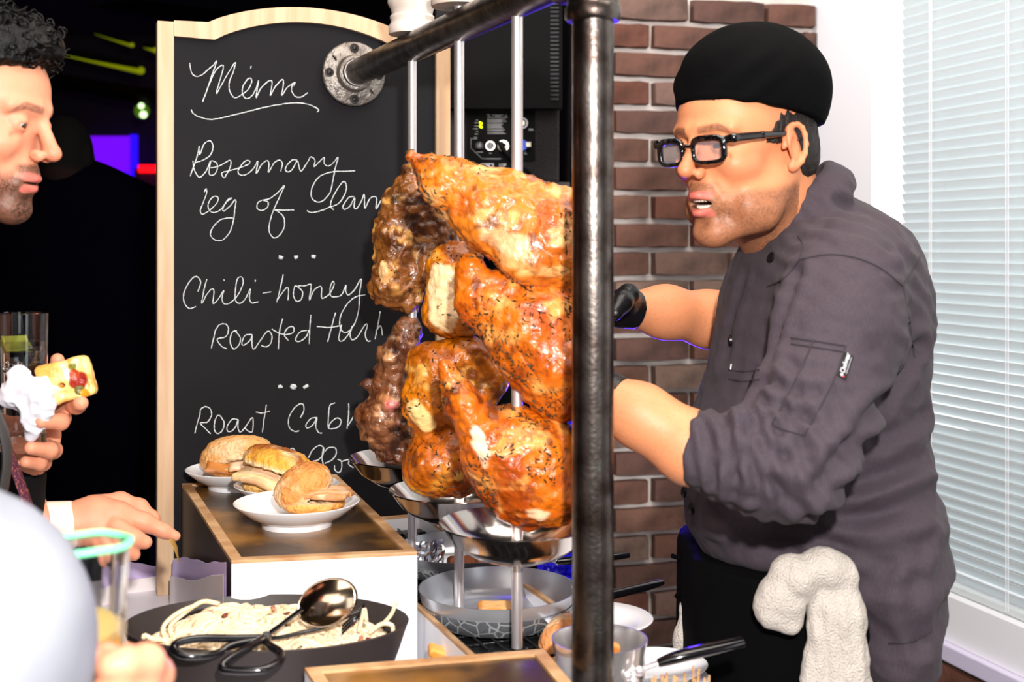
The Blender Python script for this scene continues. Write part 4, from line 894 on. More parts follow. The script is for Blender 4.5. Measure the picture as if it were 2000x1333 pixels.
def crumple(name, label, cat, px, py, Y, w, h, d, seed, m, amp=0.012, n=26, yaw=0.0, sc=30):
    V = []; Fc = []; c = A(px, py, Y); g = np.array([[(i/n-0.5)*w, 0, (j/n-0.5)*h] for j in range(n+1) for i in range(n+1)])
    ns_ = 1-2*np.abs(fbm(g+np.array([seed, 0, seed*2.0]), sc, seed, 3)); g[:, 1] += ns_*amp; g[:, 0] += 0.3*amp*noise(g, sc*1.5, seed+3); g[:, 2] += 0.5*amp*noise(g, sc*1.3, seed+5)
    g[:, 1] += d*(g[:, 2]/h)
    ca, sa = math.cos(yaw), math.sin(yaw); g2 = g.copy(); g2[:, 0] = g[:, 0]*ca-g[:, 1]*sa; g2[:, 1] = g[:, 0]*sa+g[:, 1]*ca
    g2 += c; back = g2+np.array([0, 0.0012, 0]); K = (n+1)*(n+1)
    V = list(g2)+list(back)
    for j in range(n):
        for i in range(n):
            a = j*(n+1)+i; f = (a, a+1, a+n+2, a+n+1); Fc.append(f); Fc.append(tuple(x+K for x in f[::-1]))
    per = [i for i in range(n)]+[j*(n+1)+n for j in range(n)]+[n*(n+1)+i for i in range(n, 0, -1)]+[j*(n+1) for j in range(n, 0, -1)]
    for a, b in zip(per, per[1:]+per[:1]): Fc.append((a, a+K, b+K, b))
    o = mesh_py(name, V, Fc, m, None, False)
    if label: tag(o, label, cat)
    return o
crumple('crumpled_foil', 'crumpled silver foil standing in the rear pan beside the white box', 'foil', 842, 1092, 1.73, 0.04, 0.045, 0.01, 3, mat('aluminium_foil', srgb(220, 222, 230), 0.2, 1.0), 0.006, 12, 0.3, 60)
M_blue = mat('blue_lit_plastic', srgb(40, 30, 235), 0.2, spec=0.8)  # blue of the stage light put into the base colour
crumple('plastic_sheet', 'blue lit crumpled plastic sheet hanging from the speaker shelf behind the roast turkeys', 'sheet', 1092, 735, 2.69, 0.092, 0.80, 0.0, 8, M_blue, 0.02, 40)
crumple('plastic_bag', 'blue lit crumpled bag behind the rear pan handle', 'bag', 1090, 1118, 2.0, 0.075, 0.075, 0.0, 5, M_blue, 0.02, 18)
bwl = crumple
# white bowl with bread, plates, saucepan
wx, wy = pX(1169, 1.49), 1.49
bo = thing('white_bowl', 'white footed bowl behind the pipe post holding a crusty roll', 'bowl', (wx, wy, H-0.552))
lathe('bowl_shell', [(0.0, 0.003), (0.028, 0.0), (0.03, 0.0), (0.031, 0.07), (0.045, 0.09), (0.063, 0.098), (0.066, 0.101), (0.064, 0.102), (0.044, 0.095), (0.02, 0.088), (0.0, 0.087)], (wx, wy, H-0.552), M_cer, bo, 64)
sr = thing('bread_roll', 'crusty bread roll in the white bowl beside the pipe post', 'bread', (wx-0.01, wy, H-0.45))
bun('roll', A(1108, 1262, 1.45), (0.034, 0.03, 0.034), Rm_(0.4, 0.5, 0), sr, 43, crust=(226, 150, 90), cut=-0.9, toast=0.4)
ps = (pX(1288, 1.43), 1.43)
for i, (lb, dz) in enumerate((('top plate of the stack of white plates in front of the black apron', 0.060), ('second plate from the top of the white stack beside the saucepan', 0.045), ('third plate from the top of the white stack beside the saucepan', 0.030), ('bottom plate of the white stack beside the saucepan', 0.015))):
    plate(lb, ps[0]+0.001*i, ps[1], H-0.552+dz-0.013, 0.66, 'stacked small white plates', sz=0.6)
sx_, sy_ = pX(1160, 1.305), 1.305
su = thing('saucepan', 'small steel saucepan with a long black handle, in front of the plate stack', 'pan', (sx_+0.006, sy_, H-0.552))
sx_ += 0.006
lathe('pan_body', [(0.0, 0.0), (0.044, 0.0), (0.047, 0.004), (0.048, 0.12), (0.051, 0.135), (0.0495, 0.135), (0.0465, 0.12), (0.0455, 0.006), (0.0, 0.003)], (sx_, sy_, H-0.552), mat('polished_pan_steel', srgb(226, 222, 222), 0.2, 0.85), su, 64)
tube('handle_shank', smooth_path([P(1236, 1318, 1.27), P(1262, 1304, 1.27), P(1300, 1292, 1.27)], 4), [0.007]*3+[0.004]*6, M_rod, su, 12, flat=0.6)
tube('handle', smooth_path([P(1285, 1296, 1.27), P(1330, 1282, 1.27), P(1400, 1266, 1.275), P(1450, 1254, 1.28)], 4), [0.006, 0.007, 0.008, 0.0085]+[0.009]*8+[0.0085], M_hnd, su, 14, flat=0.7)
for q in ((1226, 1322), (1250, 1312), (1238, 1332)): lathe('rivet', [(0.0, 0.004), (0.004, 0.003), (0.0055, 0)], P(*q, 1.262), M_rod, su, 12, axis=(0.2, -1, 0.1))
scrap('orange scrap of turkey on the rim of the saucepan', 1196, 1272, 1.31, (0.008, 0.006, 0.01), Rm_(0.2, 0.2, 0.2), 9, (236, 160, 90), (200, 110, 40), None)
sk = thing('skewer_cup', 'bundle of pale wooden sticks at the bottom edge before the plates', 'sticks', P(1330, 1400, 1.3))
lathe('cup', [(0.0, 0.0), (0.030, 0.0), (0.034, 0.06), (0.033, 0.06), (0.029, 0.002), (0.0, 0.002)], (pX(1330, 1.28), 1.28, H-0.552), M_cer, sk, 32)
for i in range(26):
    a = i*2.4; r = 0.029*math.sqrt(i/26); x = pX(1330, 1.28)+r*math.cos(a); y = 1.28+r*math.sin(a)*0.8
    tube('wooden_stick', [(x, y, H-0.545), (x*1.0+0.004*math.cos(a), y, H-0.445-0.004*(i % 4))], 0.0014, M_ply, sk, 6)
# paper trays by the chalkboard
M_pap = mat('white_paper_tray', srgb(236, 226, 226), 0.7, bump=0.1); M_lav = mat('lavender_paper', srgb(226, 206, 250), 0.7)
def paper(label, pts, seed):
    # pts: (px, row of the foot on the counter, row of the folded rim, row of the liner's edge); folded wall with a taller liner behind
    pts = smooth_path([np.array(p, float) for p in pts], 8); n = len(pts)
    Q = [gp(p[0], p[1], 0.552) for p in pts]
    t = thing('paper_tray', label, 'tray', (Q[n//2][0], Q[n//2][1], H-0.552), 'crumpled paper trays on the counter')
    for name, row, off, m, wv in (('tray_wall', 2, 0.0, M_pap, 0.0015), ('paper_liner', 3, 0.014, M_lav, 0.004)):
        V = []; Fc = []
        for i, (p, g) in enumerate(zip(pts, Q)):
            z1 = (HY-p[row])*g[1]/F+0.4*wv*math.sin(i*0.30+seed)+wv*0.25*math.sin(i*0.8)
            for (o_, z, tp) in ((0, -0.552, 0), (0, z1, 1), (0.0015, z1, 1), (0.0015, -0.552, 0)): V.append((g[0], g[1]+off+o_+0.003*math.cos(i*0.25)*tp, H+z))
        for i in range(n-1):
            for k in range(4): Fc.append((i*4+k, i*4+(k+1) % 4, (i+1)*4+(k+1) % 4, (i+1)*4+k))
        Fc += [(0, 1, 2, 3), tuple((n-1)*4+k for k in (3, 2, 1, 0))]
        mesh_py(name, V, Fc, m, t, False)
paper('white paper tray with lavender liner left of the chalkboard leg', [(232, 1160, 1138, 1100), (262, 1158, 1132, 1103), (312, 1152, 1124, 1112)], 2)
paper('white paper tray with lavender liner between chalkboard leg and white box', [(331, 1182, 1128, 1100), (350, 1200, 1130, 1096), (378, 1262, 1134, 1098), (405, 1330, 1128, 1106), (436, 1392, 1124, 1108)], 5)
# ------------------------------------------------------------------ people
from mathutils.bvhtree import BVHTree
M_skin = mat('skin', rough=0.5, attr=True, bump=0.12, bscale=260, sss=0.12, spec=0.45)
SK = C3(212, 138, 96); SKR = C3(198, 104, 74)
def head_frame(C, yaw_dir, pitch, sc, roll=0.0):
    f = np.array([math.cos(yaw_dir)*math.cos(pitch), math.sin(yaw_dir)*math.cos(pitch), -math.sin(pitch)])
    l = np.cross([0, 0, 1.0], f); l /= np.linalg.norm(l); u = np.cross(f, l)
    l2 = l*math.cos(roll)+u*math.sin(roll); u2 = -l*math.sin(roll)+u*math.cos(roll)
    R = np.column_stack([f, l2, u2]); C = np.array(C, float)
    return C, R, sc, (lambda *p: C+R@(np.array(p, float)*sc))
def head_sdf(s, HF, o=0.0, ears=True, lip=1.0):
    C, R, k_, T = HF
    E = lambda c, r, k=0.012, op='u', RR=None: s.ell(T(*c), np.array(r)*k_, R if RR is None else R@RR, k*k_, op)
    K = lambda a, b, ra, rb, k=0.01, op='u': s.cap(T(*a), T(*b), ra*k_, rb*k_, k*k_, op)
    E((-.012, 0, .045), (.097, .076, .082)); E((.042, 0, .042), (.050, .062, .055), .03)
    E((.034, 0, -.03-o*.4), (.056, .057, .075+o*.4), .03)
    for y in (-1, 1):
        K((0, y*.054, -.045), (.03, y*.048, -.082-o*.8), .017, .014, .03)
        K((.03, y*.048, -.082-o*.8), (.076, y*.013, -.099-o), .015, .014, .03)
        E((.062, y*.043, -.018), (.027, .021, .021), .022)
        K((.094, y*.010, .031), (.078, y*.048, .031), .0085, .007, .014)
    E((.084, 0, -.099-o), (.017, .021, .015), .02)
    E((.083, 0, -.058-o*.3), (.023, .029, .026+o*.3), .018)
    for y in (-1, 1): E((.100, y*.034, .010), (.014, .0155, .010), .012, 's')
    K((.093, 0, .024), (.117, 0, -.016), .0070, .0092, .010)
    E((.1195, 0, -.021), (.0115, .0108, .0098), .006)
    for y in (-1, 1):
        E((.1055, y*.0130, -.0265), (.0105, .0062, .0078), .005)
        E((.0800, y*.0325, .010), (.0150, .0155, .0145), .004)
        E((.097, y*.0325, .0078), (.012, .0118, .0028), .0020, 's')
        E((.1115, y*.0062, -.0330), (.0055, .0028, .0030), .002, 's')
    for y in (-1, 1):
        K((.089, y*.023, -.062-o*.2), (.1065, y*.004, -.0555), .0036*lip, .0052*lip, .006)
        K((.087, y*.021, -.064-o*.9), (.1030, y*.003, -.0705-o), .0042*lip, .0062*lip, .006)
    E((.102, 0, -.0630-o*.5), (.022, .0205, .0012+o*.62), .003, 's')
    E((.108, 0, -.086-o), (.010, .014, .006), .012, 's')
    for y in (-1, 1):
        K((.100, y*.019, -.030), (.090, y*.031, -.058), .0016, .0022, .010, 's'); K((.093, y*.036, -.004), (.084, y*.046, -.008), .001, .001, .008, 's')
        E((.040, y*.050, -.070-o*.6), (.030, .014, .020), .025)
    if ears:
        for y in (-1, 1):
            er = np.array(Matrix.Rotation(0.25, 3, 'Y') @ Matrix.Rotation(y*0.35, 3, 'Z'))
            E((-.006, y*.080, -.002), (.0165, .0055, .030), .006, 'u', er)
            pts = []
            for i in range(11):
                a = math.radians(-70+i*26); q = er@np.array([.0165*math.cos(a)*1.0, y*.0035, .029*math.sin(a)]); pts.append((-.006+q[0]*-1 if False else -.006-q[0]*-1*(-1), y*.080+q[1], -.002+q[2]))
            for a, b in zip(pts, pts[1:]): K(a, b, .0034, .0034, .003)
            E((-.002, y*.0875, -.003), (.0085, .0062, .0135), .004, 's')
            E((.0, y*.081, -.029), (.008, .0055, .008), .005)
def head_color(V, HF, o, beard, bcol, seed, brow=(46, 30, 22), ckf=0.9):
    C, R, k_, T = HF; L = ((V-C)@R)/k_; x, y, z = L[:, 0], L[:, 1], L[:, 2]; ay = np.abs(y)
    c = np.repeat(SK[None], len(V), 0)*(1+0.10*fbm(V, 30, seed, 3))[:, None]
    inh = (np.linalg.norm(L, axis=1) < 0.17)
    red = np.exp(-((x-.118)**2+y*y+(z+.02)**2)/(2*.012**2))*.6+np.exp(-((x-.07)**2+(ay-.045)**2+(z+.02)**2)/(2*.02**2)  )*.15+np.exp(-((ay-.083)**2)/(2*.006**2))*.4*(np.abs(x) < .03)
    c = mixc(c, SKR, np.clip(red, 0, .8)*inh)
    # lips
    zu = -.0555; d = np.minimum(np.hypot((z-zu)*1.0, np.maximum(ay-.018, 0)), np.hypot(z-(-.0705-o), np.maximum(ay-.016, 0)))
    m = (1-sstep(d, .0045, .0070))*(x > .086)*inh; c = mixc(c, C3(196, 100, 92), m*.85)
    inner = (x > .06)*(x < .097)*(ay < .018)*(z > -.070-o)*(z < -.057)*(o > 0.004); c = mixc(c, C3(60, 16, 14), inner*1.0*inh)
    # brows
    bz = .0285+.10*(ay-.012)-6*np.maximum(ay-.036, 0)**1.5; b = (1-sstep(np.abs(z-bz-.002), .0035, .0065))*(sstep(ay, .008, .014))*(1-sstep(ay, .048, .056))*(x > .06)
    c = mixc(c, C3(*brow), b*(.7+.3*fbm(V*np.array([1, 1, 3.0]), 300, seed, 2)).clip(0, 1)*.85*inh)
    # stubble
    jaw = sstep(-z, .045, .062)*(1-sstep(-z, .15+o, .17+o)); cheek = 1-sstep(z+.056-np.clip((.02-x), 0, .1)*ckf, -.006, .014)
    st = np.maximum(jaw*(x > -.03), ((np.abs(z+.045) < .009)*(ay < .030)*(x > .09)))
    st = np.maximum(jaw*(x > -.03)*cheek, (1-sstep(np.abs(z+.045+.15*ay), .004, .011))*(1-sstep(ay, .020, .034))*sstep(x, .082, .094)*.85)*(1-m)*(1-np.exp(-((ay-.035)**2+(x-.075)**2+(z+.055)**2)/(2*.011**2))*.6)
    grain = np.clip(.55+.9*noise(V, 1100, seed+4), 0, 1)
    patch = np.clip(.75+.6*fbm(V, 60, seed+8, 2), 0.2, 1)
    c = mixc(c, C3(*bcol), np.clip(st*grain*beard*patch, 0, .92)*inh)
    c = mixc(c, C3(*bcol), np.clip(st*(beard-.3)*.95, 0, .75)*inh)
    return c
def eyes(HF, par, look=(0, 0)):
    C, R, k_, T = HF
    for y in (-1, 1):
        c = T(.0812, y*.0325, .0098); r = .0128*k_; n1, n2 = 14, 24; d = R@np.array([math.cos(look[0])*math.cos(look[1]), math.sin(look[0]), math.sin(look[1])]); a, b, dd = frame_of(d)
        bm = bmesh.new(); bmesh.ops.create_uvsphere(bm, u_segments=24, v_segments=24, radius=r)
        V = np.array([v.co[:] for v in bm.verts]); ang = np.degrees(np.arccos(np.clip(V[:, 2]/r, -1, 1)))
        RR = np.column_stack([np.array(a), np.array(b), np.array(dd)]); W = V@RR.T+c
        for v, w in zip(bm.verts, W): v.co = w
        me = bpy.data.meshes.new('eye'); bm.to_mesh(me); bm.free()
        col = np.ones((len(V), 4), np.float32); col[:, :3] = C3(186, 172, 162); col[ang < 33, :3] = C3(60, 36, 20); col[ang < 13, :3] = C3(4, 3, 3)
        at = me.color_attributes.new('Col', 'FLOAT_COLOR', 'POINT'); at.data.foreach_set('color', col.ravel())
        link('eye', me, mat('eyeball', rough=0.08, attr=True, coat=0.5), par)
def hand_sdf(s, W, fd, nd, side, sc=1.0, curl=(0.5, 0.6, 0.5), thumb=(0.8, 0.2), grow=0.0):
    fd = np.array(fd, float); fd /= np.linalg.norm(fd); nd = np.array(nd, float); nd -= fd*(nd@fd); nd /= np.linalg.norm(nd); sd = np.cross(fd, nd)*side
    W = np.array(W, float); g = grow
    for i in range(4):
        y = (-.027+.018*i)*sc; K = W+fd*.088*sc*(1-.05*abs(i-1.3))+sd*y
        s.cap(W+sd*y*.55+fd*.005*sc, K, (.0135+g)*sc, (.0115+g)*sc, .016*sc)
        L = (.040, .045, .042, .033)[i]*sc; p = K; a = 0.0; r = (.0098, .0102, .0096, .0086)[i]*sc+g
        for j in range(3):
            a += curl[j]; q = p+(fd*math.cos(a)+nd*math.sin(a))*L; s.cap(p, q, r, r*.88, .005*sc); p = q; L *= .68; r *= .9
    tb = W+fd*.025*sc-sd*.030*sc; t1_ = tb+(fd*math.cos(thumb[0])*.9-sd*math.sin(thumb[0])+nd*thumb[1])*.040*sc; t2_ = t1_+(fd*.9-sd*.25+nd*(thumb[1]+.35))*.030*sc; t3_ = t2_+(fd*.9+sd*.05+nd*(thumb[1]+.5))*.022*sc
    s.chain([W+fd*.01*sc-sd*.012*sc, tb, t1_, t2_, t3_], [(.014+g)*sc, (.015+g)*sc, (.0125+g)*sc, (.0112+g)*sc, (.009+g)*sc], .01*sc)
def bvh_of(V, q): return BVHTree.FromPolygons([tuple(v) for v in V], [tuple(int(i) for i in f) for f in q])
def cast(bv, px, py, off=0.0):
    o = Vector((0, 0, CZ)); d = (P(px, py, 1.0)-o).normalized(); h = bv.ray_cast(o, d)
    if h[0] is None: return None, None
    n = h[1]; n = n if n.dot(d) < 0 else -n
    return h[0]+n*off, n
def seam(name, bv, pts, m, par, r=0.0012, off=0.0004):
    pp = [cast(bv, x, y, off)[0] for x, y in smooth_path(pts, 8)]; pp = [p for p in pp if p is not None]
    if len(pp) > 2: return tube(name, pp, r, m, par, 6)

# ---- the chef
chef = thing('person', 'chef in black skull cap, black glasses and charcoal jacket carving the roasts', 'person', (0.42, 1.53, 0.0))
HFc = head_frame((pX(1456, 1.49), 1.49, H+0.118), PI+math.radians(37), math.radians(7), 0.875, roll=0.0)
oc = 0.009
s = Sdf(); head_sdf(s, HFc, oc)
T = HFc[3]
s.cap(T(-.03, 0, -.035), A(1562, 455, 1.56), .052, .055, .03)
s.cap(T(.0, 0, -.06), A(1530, 470, 1.55), .040, .05, .03)
s.cap(T(.0, -.03, -.07) if False else T(.0, .035, -.06), A(1545, 450, 1.53), .018, .02, .02)
s.ell(A(1590, 700, 1.57), (.09, .13, .2), k=.03); s.cap(A(1562, 455, 1.56), A(1590, 700, 1.57), .055, .08, .03)
s.chain([A(1600, 540, 1.47), A(1565, 900, 1.315), A(1500, 905, 1.31), A(1350, 876, 1.335), A(1250, 812, 1.35), A(1196, 782, 1.355)], [.05, .034, .034, .0345, .0300, .0240], .03)
s.chain([A(1560, 540, 1.66), A(1450, 640, 1.80), A(1385, 624, 1.75), A(1300, 610, 1.71), A(1225, 603, 1.675)], [.05, .04, .0355, .032, .0245], .03)
hd1 = (A(1190, 778, 1.36), (-0.25, 0.95, 0.05), (-1, -0.1, 0.1)); hd2 = (A(1225, 602, 1.67), (-0.75, -0.6, 0.0), (0.2, -0.6, -1))
hand_sdf(s, *hd1, 1, 0.9, (0.35, 0.5, 0.4)); hand_sdf(s, *hd2, -1, 0.9, (0.4, 0.5, 0.4))
V, q = s.mesh(0.0018); N = vnormals(V, q)
col = head_color(V, HFc, oc, 0.80, (92, 62, 46), 5, brow=(60, 34, 20), ckf=0.3)
armz = (V[:, 2] < H-0.02)*1.0
hair_f = sstep(fbm(V*np.array([1, 1, 3.0]), 420, 6, 2), 0.15, 0.5)*armz*.12; col = mixc(col, C3(70, 40, 24), hair_f)
quads('body', V, q, M_skin, chef, col)
eyes(HFc, chef, (0.1, -0.35))
for y_ in (-1, 1):
    pass
tt = Sdf()
for i in range(9):
    a = (i-4)*0.2; tt.ell(T(.072+.026*math.cos(a), .026*math.sin(a)*.95, -.0605), (.0032, .0026, .0042), HFc[1], .001)
    if abs(i-4) < 4: tt.ell(T(.069+.024*math.cos(a), .023*math.sin(a)*.95, -.0650-oc*.9), (.003, .0024, .0032), HFc[1], .001)
Vt, qt = tt.mesh(0.0009); quads('teeth', Vt, qt, mat('teeth', srgb(232, 222, 206), 0.25), chef)
M_capf = mat('black_cotton', srgb(3, 3, 4), 0.85, bump=0.2, bscale=500, spec=0.08)
def lc(HF, Q): return ((Q-HF[0])@HF[1])/HF[2]
s = Sdf().ell(T(-.022, 0, .063), (.1085*HFc[2], .0905*HFc[2], .110*HFc[2]), HFc[1], k=.02).ell(T(-.062, 0, .084), (.074*HFc[2], .082*HFc[2], .074*HFc[2]), HFc[1], k=.03)
s.ell(T(.008, 0, .088), (.072*HFc[2], .080*HFc[2], .066*HFc[2]), HFc[1], k=.03)
def crop_cap(Q): L = lc(HFc, Q); return (0.047+.25*L[..., 0]-L[..., 2])*.9
V, q = s.mesh(0.0028, crop=crop_cap); N = vnormals(V, q); L = lc(HFc, V)
fold = np.sin((L[:, 2]*1.0+L[:, 0]*.6)*150+4*fbm(V, 9, 3, 2))*.0011*np.exp(-((L[:, 0]-.06)**2)/(2*.04**2))
up = sstep(L[:, 2]-.25*L[:, 0], .050, .062); V = V+N*(fold+0.0035*fbm(V, 13, 2, 3)*up)[:, None]
quads('skull_cap', V, q, M_capf, chef)
s = Sdf().ell(T(-.014, 0, .030), (.1005*HFc[2], .0772*HFc[2], .088*HFc[2]), HFc[1], k=.01).ell(T(-.05, 0, -.02), (.062*HFc[2], .066*HFc[2], .05*HFc[2]), HFc[1], k=.03)
def crop_h(Q):
    L = lc(HFc, Q); x, z = L[..., 0], L[..., 2]; a = z-(.056+.25*x); b = -.052-z-0.2*(x+.06); c = np.minimum(x+.028, np.maximum(x-.034, .004-z+(x-.0)*.0))
    return np.maximum(np.maximum(a, b), c)*.9
V, q = s.mesh(0.002, crop=crop_h); N = vnormals(V, q); V = V+N*(0.0012*noise(V*np.array([1, 1, .25]), 420, 3))[:, None]
quads('hair', V, q, mat('dark_hair', srgb(26, 17, 14), 0.5, bump=0.6, bscale=500), chef)
# glasses
M_gl = mat('black_acetate', srgb(8, 8, 10), 0.12, coat=0.5)
gls = thing('glasses', None, None, T(.105, 0, .006)); gls.parent = chef; gls.location = Vector(T(.105, 0, .006))-Vector(chef.location); 
gf = Sdf()
for y in (-1, 1):
    pts = []
    for i in range(25):
        a = 2*PI*i/24; ca, sa = math.cos(a), math.sin(a); ex = lambda v: math.copysign(abs(v)**0.55, v)
        yy = .0345*y+.0245*ex(ca)*y; zz = .0045+.0150*ex(sa)-(.002 if sa < 0 else 0); pts.append(T(.113-.16*max(0, abs(yy)-.03)-abs(yy)*.04, yy, zz))
    for i in range(24): gf.cap(pts[i], pts[i+1], .0026+(.0012 if 2 < i < 10 or i in (23, 0, 1) else 0), k=.001)
    gf.chain([T(.104, y*.058, .0155), T(.098, y*.0700, .0165), T(.05, y*.0765, .0165), T(.0, y*.080, .0150), T(-.012, y*.081, .004)], [.0042, .0054, .0044, .0030, .0020], .002)
gf.chain([T(.1125, -.011, .0095), T(.1155, 0, .0115), T(.1125, .011, .0095)], [.0022, .0022, .0022], .001)
Vg, qg = gf.mesh(0.0009); go = quads('spectacle_frame', Vg, qg, M_gl, chef)
bpy.data.objects.remove(gls)
for y in (-1, 1):
    poly = []
    for i in range(24):
        a = 2*PI*i/24; ex = lambda v: math.copysign(abs(v)**0.55, v); yy = .0345*y+.0238*ex(math.cos(a))*y; zz = .0045+.0145*ex(math.sin(a)); poly.append(T(.1125-.16*max(0, abs(yy)-.03)-abs(yy)*.04, yy, zz))
    bk = [p-HFc[1][:, 0]*0.0008 for p in poly]; n = 24; Fc = [tuple(range(n)), tuple(range(2*n-1, n-1, -1))]+[(i, (i+1) % n, n+(i+1) % n, n+i) for i in range(n)]
    mesh_py('lens', poly+bk, Fc, mat('spectacle_lens', (0.8, 0.8, 0.9, 1), 0.02, alpha=0.07), go)
for y in (1,):
    tube('silver_mark', [T(.088, y*.0755, .0185), T(.083, y*.0760, .0185)], 0.0008, M_rod, go, 6)
ck = []
for i in range(40):
    t_ = i/39; a = -0.4+1.75*t_; ck.append(A(1563+52*math.cos(a)*1.0+15, 410-0-75*math.sin(a)+10*math.cos(a), 1.505))
# jacket
M_jac = mat('charcoal_denim', srgb(66, 57, 65), 0.75, bump=0.2, bscale=700, col2=srgb(60, 52, 59), nscale=500, detail=3, stretch=(1, 1, 0.25), sheen=0.03, spec=0.25)
s = Sdf()
s.ell(A(1600, 660, 1.575), (.134, .175, .170), k=.05).ell(A(1628, 560, 1.58), (.104, .165, .100), k=.05).ell(A(1568, 900, 1.575), (.155, .165, .16), k=.06)
s.ell(A(1580, 1010, 1.575), (.150, .165, .085), k=.04).cap(A(1570, 465, 1.57), A(1610, 560, 1.58), .056, .085, .05)
s.ell(A(1728, 1200, 1.48), (.060, .11, .20), k=.05); s.ell(A(1684, 1080, 1.53), (.086, .13, .08), k=.05)
s.ell(A(1640, 520, 1.45), (.075, .065, .050), k=.05)
s.chain([A(1655, 560, 1.40), A(1640, 640, 1.385), A(1590, 800, 1.335), A(1548, 912, 1.305)], [.064, .069, .061, .055], .035)
s.chain([A(1548, 908, 1.305), A(1470, 905, 1.305), A(1400, 893, 1.32)], [.055, .049, .045], .03)
s.cap(A(1416, 896, 1.318), A(1378, 884, 1.325), .0485, .0465, .006)
s.chain([A(1620, 560, 1.72), A(1530, 640, 1.80), A(1460, 640, 1.80), A(1425, 635, 1.78)], [.07, .06, .05, .045], .03)
s.cap(A(1590, 420, 1.59), A(1672, 520, 1.60), .034, .075, .04)
cpts = []
for i in range(29):
    a = 2*PI*i/28; m_ = A(1548+74*math.cos(a), 405-72*math.cos(a)+0, 1.545); m_[1] += .060*math.sin(a); cpts.append(m_)
for i in range(28): s.cap(cpts[i]+np.array([-.002, 0, .004]), cpts[i+1]+np.array([-.002, 0, .004]), .0085, k=.012)
for i in range(28): s.cap(cpts[i]+np.array([.012, 0, -.012]), cpts[i+1]+np.array([.012, 0, -.012]), .012, k=.02)
zcut = P(0, 1282, 1.5).z
def crop_j(Q):
    # flat cuff end and hem
    c = A(1352, 880, 1.33); n = A(1352, 880, 1.33)-A(1440, 902, 1.31); n = n/np.linalg.norm(n)
    near = np.linalg.norm(Q-c, axis=-1)-0.11
    cuff = np.minimum((Q-c)@n, -near)
    nk = Q[..., :]-A(1562, 405, 1.545)
    return np.maximum(zcut-Q[..., 2], cuff)*.95
V, q = s.mesh(0.0042, crop=crop_j); N = vnormals(V, q)
dN = 0.005*fbm(V, 9, 3, 3)+0.0022*(1-np.abs(fbm(V*np.array([1, 1, 1.8]), 26, 7, 3))*2.2)
elb = A(1500, 890, 1.28); w = np.exp(-((V-elb)**2).sum(1)/(2*.055**2)); dN += w*.0042*np.sin((V[:, 0]*1.0+V[:, 2]*.25)*330+5*fbm(V, 18, 2, 2))
wb = A(1500, 830, 1.30); w = np.exp(-((V-wb)**2).sum(1)/(2*.035**2)); dN += w*.004*np.sin((V[:, 0]*.6-V[:, 2])*260+3*fbm(V, 18, 4, 2))
sh_ = A(1700, 470, 1.45); w = np.exp(-((V-sh_)**2).sum(1)/(2*.09**2)); dN += w*.0026*np.sin((V[:, 0]*.8+V[:, 2])*210+4*fbm(V, 12, 4, 2))
hm = A(1660, 1060, 1.42); w = np.exp(-((V-hm)**2).sum(1)/(2*.12**2)); dN += w*.006*np.sin((V[:, 2]-.25*V[:, 0])*110+4*fbm(V, 9, 9, 2))
dN *= 1-.85*np.exp(-((V-A(1548, 405, 1.545))**2).sum(1)/(2*.06**2))
bt = bvh_of(V, q)
for pts, dpt, wd in (([(1500, 722), (1472, 780), (1472, 838)], .006, .008), ([(1472, 838), (1510, 878), (1570, 905)], .007, .008), ([(1480, 815), (1530, 848), (1580, 880)], .005, .007), ([(1515, 700), (1560, 712), (1610, 718)], .003, .006),
    ([(1500, 745), (1550, 762), (1596, 766)], .0035, .006), ([(1490, 780), (1540, 806), (1580, 815)], .004, .006), ([(1796, 680), (1735, 775), (1660, 868), (1600, 945)], .009, .010), ([(1826, 800), (1740, 850), (1660, 880)], .006, .009),
    ([(1822, 890), (1730, 930), (1630, 960)], .006, .009), ([(1812, 960), (1710, 1000), (1590, 1010)], .006, .009), ([(1815, 1055), (1720, 1072), (1600, 1062)], .007, .009), ([(1640, 1078), (1730, 1100), (1800, 1086)], .007, .009),
    ([(1640, 395), (1712, 425), (1765, 470)], .004, .008), ([(1605, 440), (1680, 452), (1740, 488)], .004, .008), ([(1556, 530), (1528, 600), (1500, 700)], .006, .009), ([(1450, 540), (1425, 620), (1410, 700)], .004, .010),
    ([(1376, 830), (1398, 890), (1392, 950)], .004, .006), ([(1412, 828), (1436, 885), (1430, 965)], .005, .007), ([(1446, 832), (1476, 900), (1470, 975)], .005, .007), ([(1500, 940), (1530, 960), (1560, 990)], .004, .007), ([(1790, 1130), (1780, 1200), (1800, 1260)], .005, .010), ([(1400, 1010), (1460, 1060), (1560, 1085)], .005, .012)):
    pp = [cast(bt, x, y)[0] for x, y in smooth_path(pts, 5)]; pp = [np.array(p) for p in pp if p is not None]
    if len(pp) < 2: continue
    dd = np.full(len(V), 9.0); lo_ = np.min(pp, 0)-.05; hi_ = np.max(pp, 0)+.05; ix = np.where(((V > lo_) & (V < hi_)).all(1))[0]; Vi = V[ix]; di = np.full(len(ix), 9.0)
    for a, b in zip(pp, pp[1:]):
        e = b-a; t_ = np.clip(((Vi-a)@e)/(e@e+1e-9), 0, 1); di = np.minimum(di, np.linalg.norm(Vi-a-t_[:, None]*e, axis=1))
    dN[ix] += -dpt*np.exp(-(di/wd)**2)+dpt*.7*np.exp(-((di-wd*2.0)/(wd*1.1))**2)
V = V+N*(dN-.0035)[:, None]
jk = quads('jacket', V, q, M_jac, chef); bj = bvh_of(V, q)
M_seam = mat('jacket_seam', srgb(44, 38, 44), 0.8)
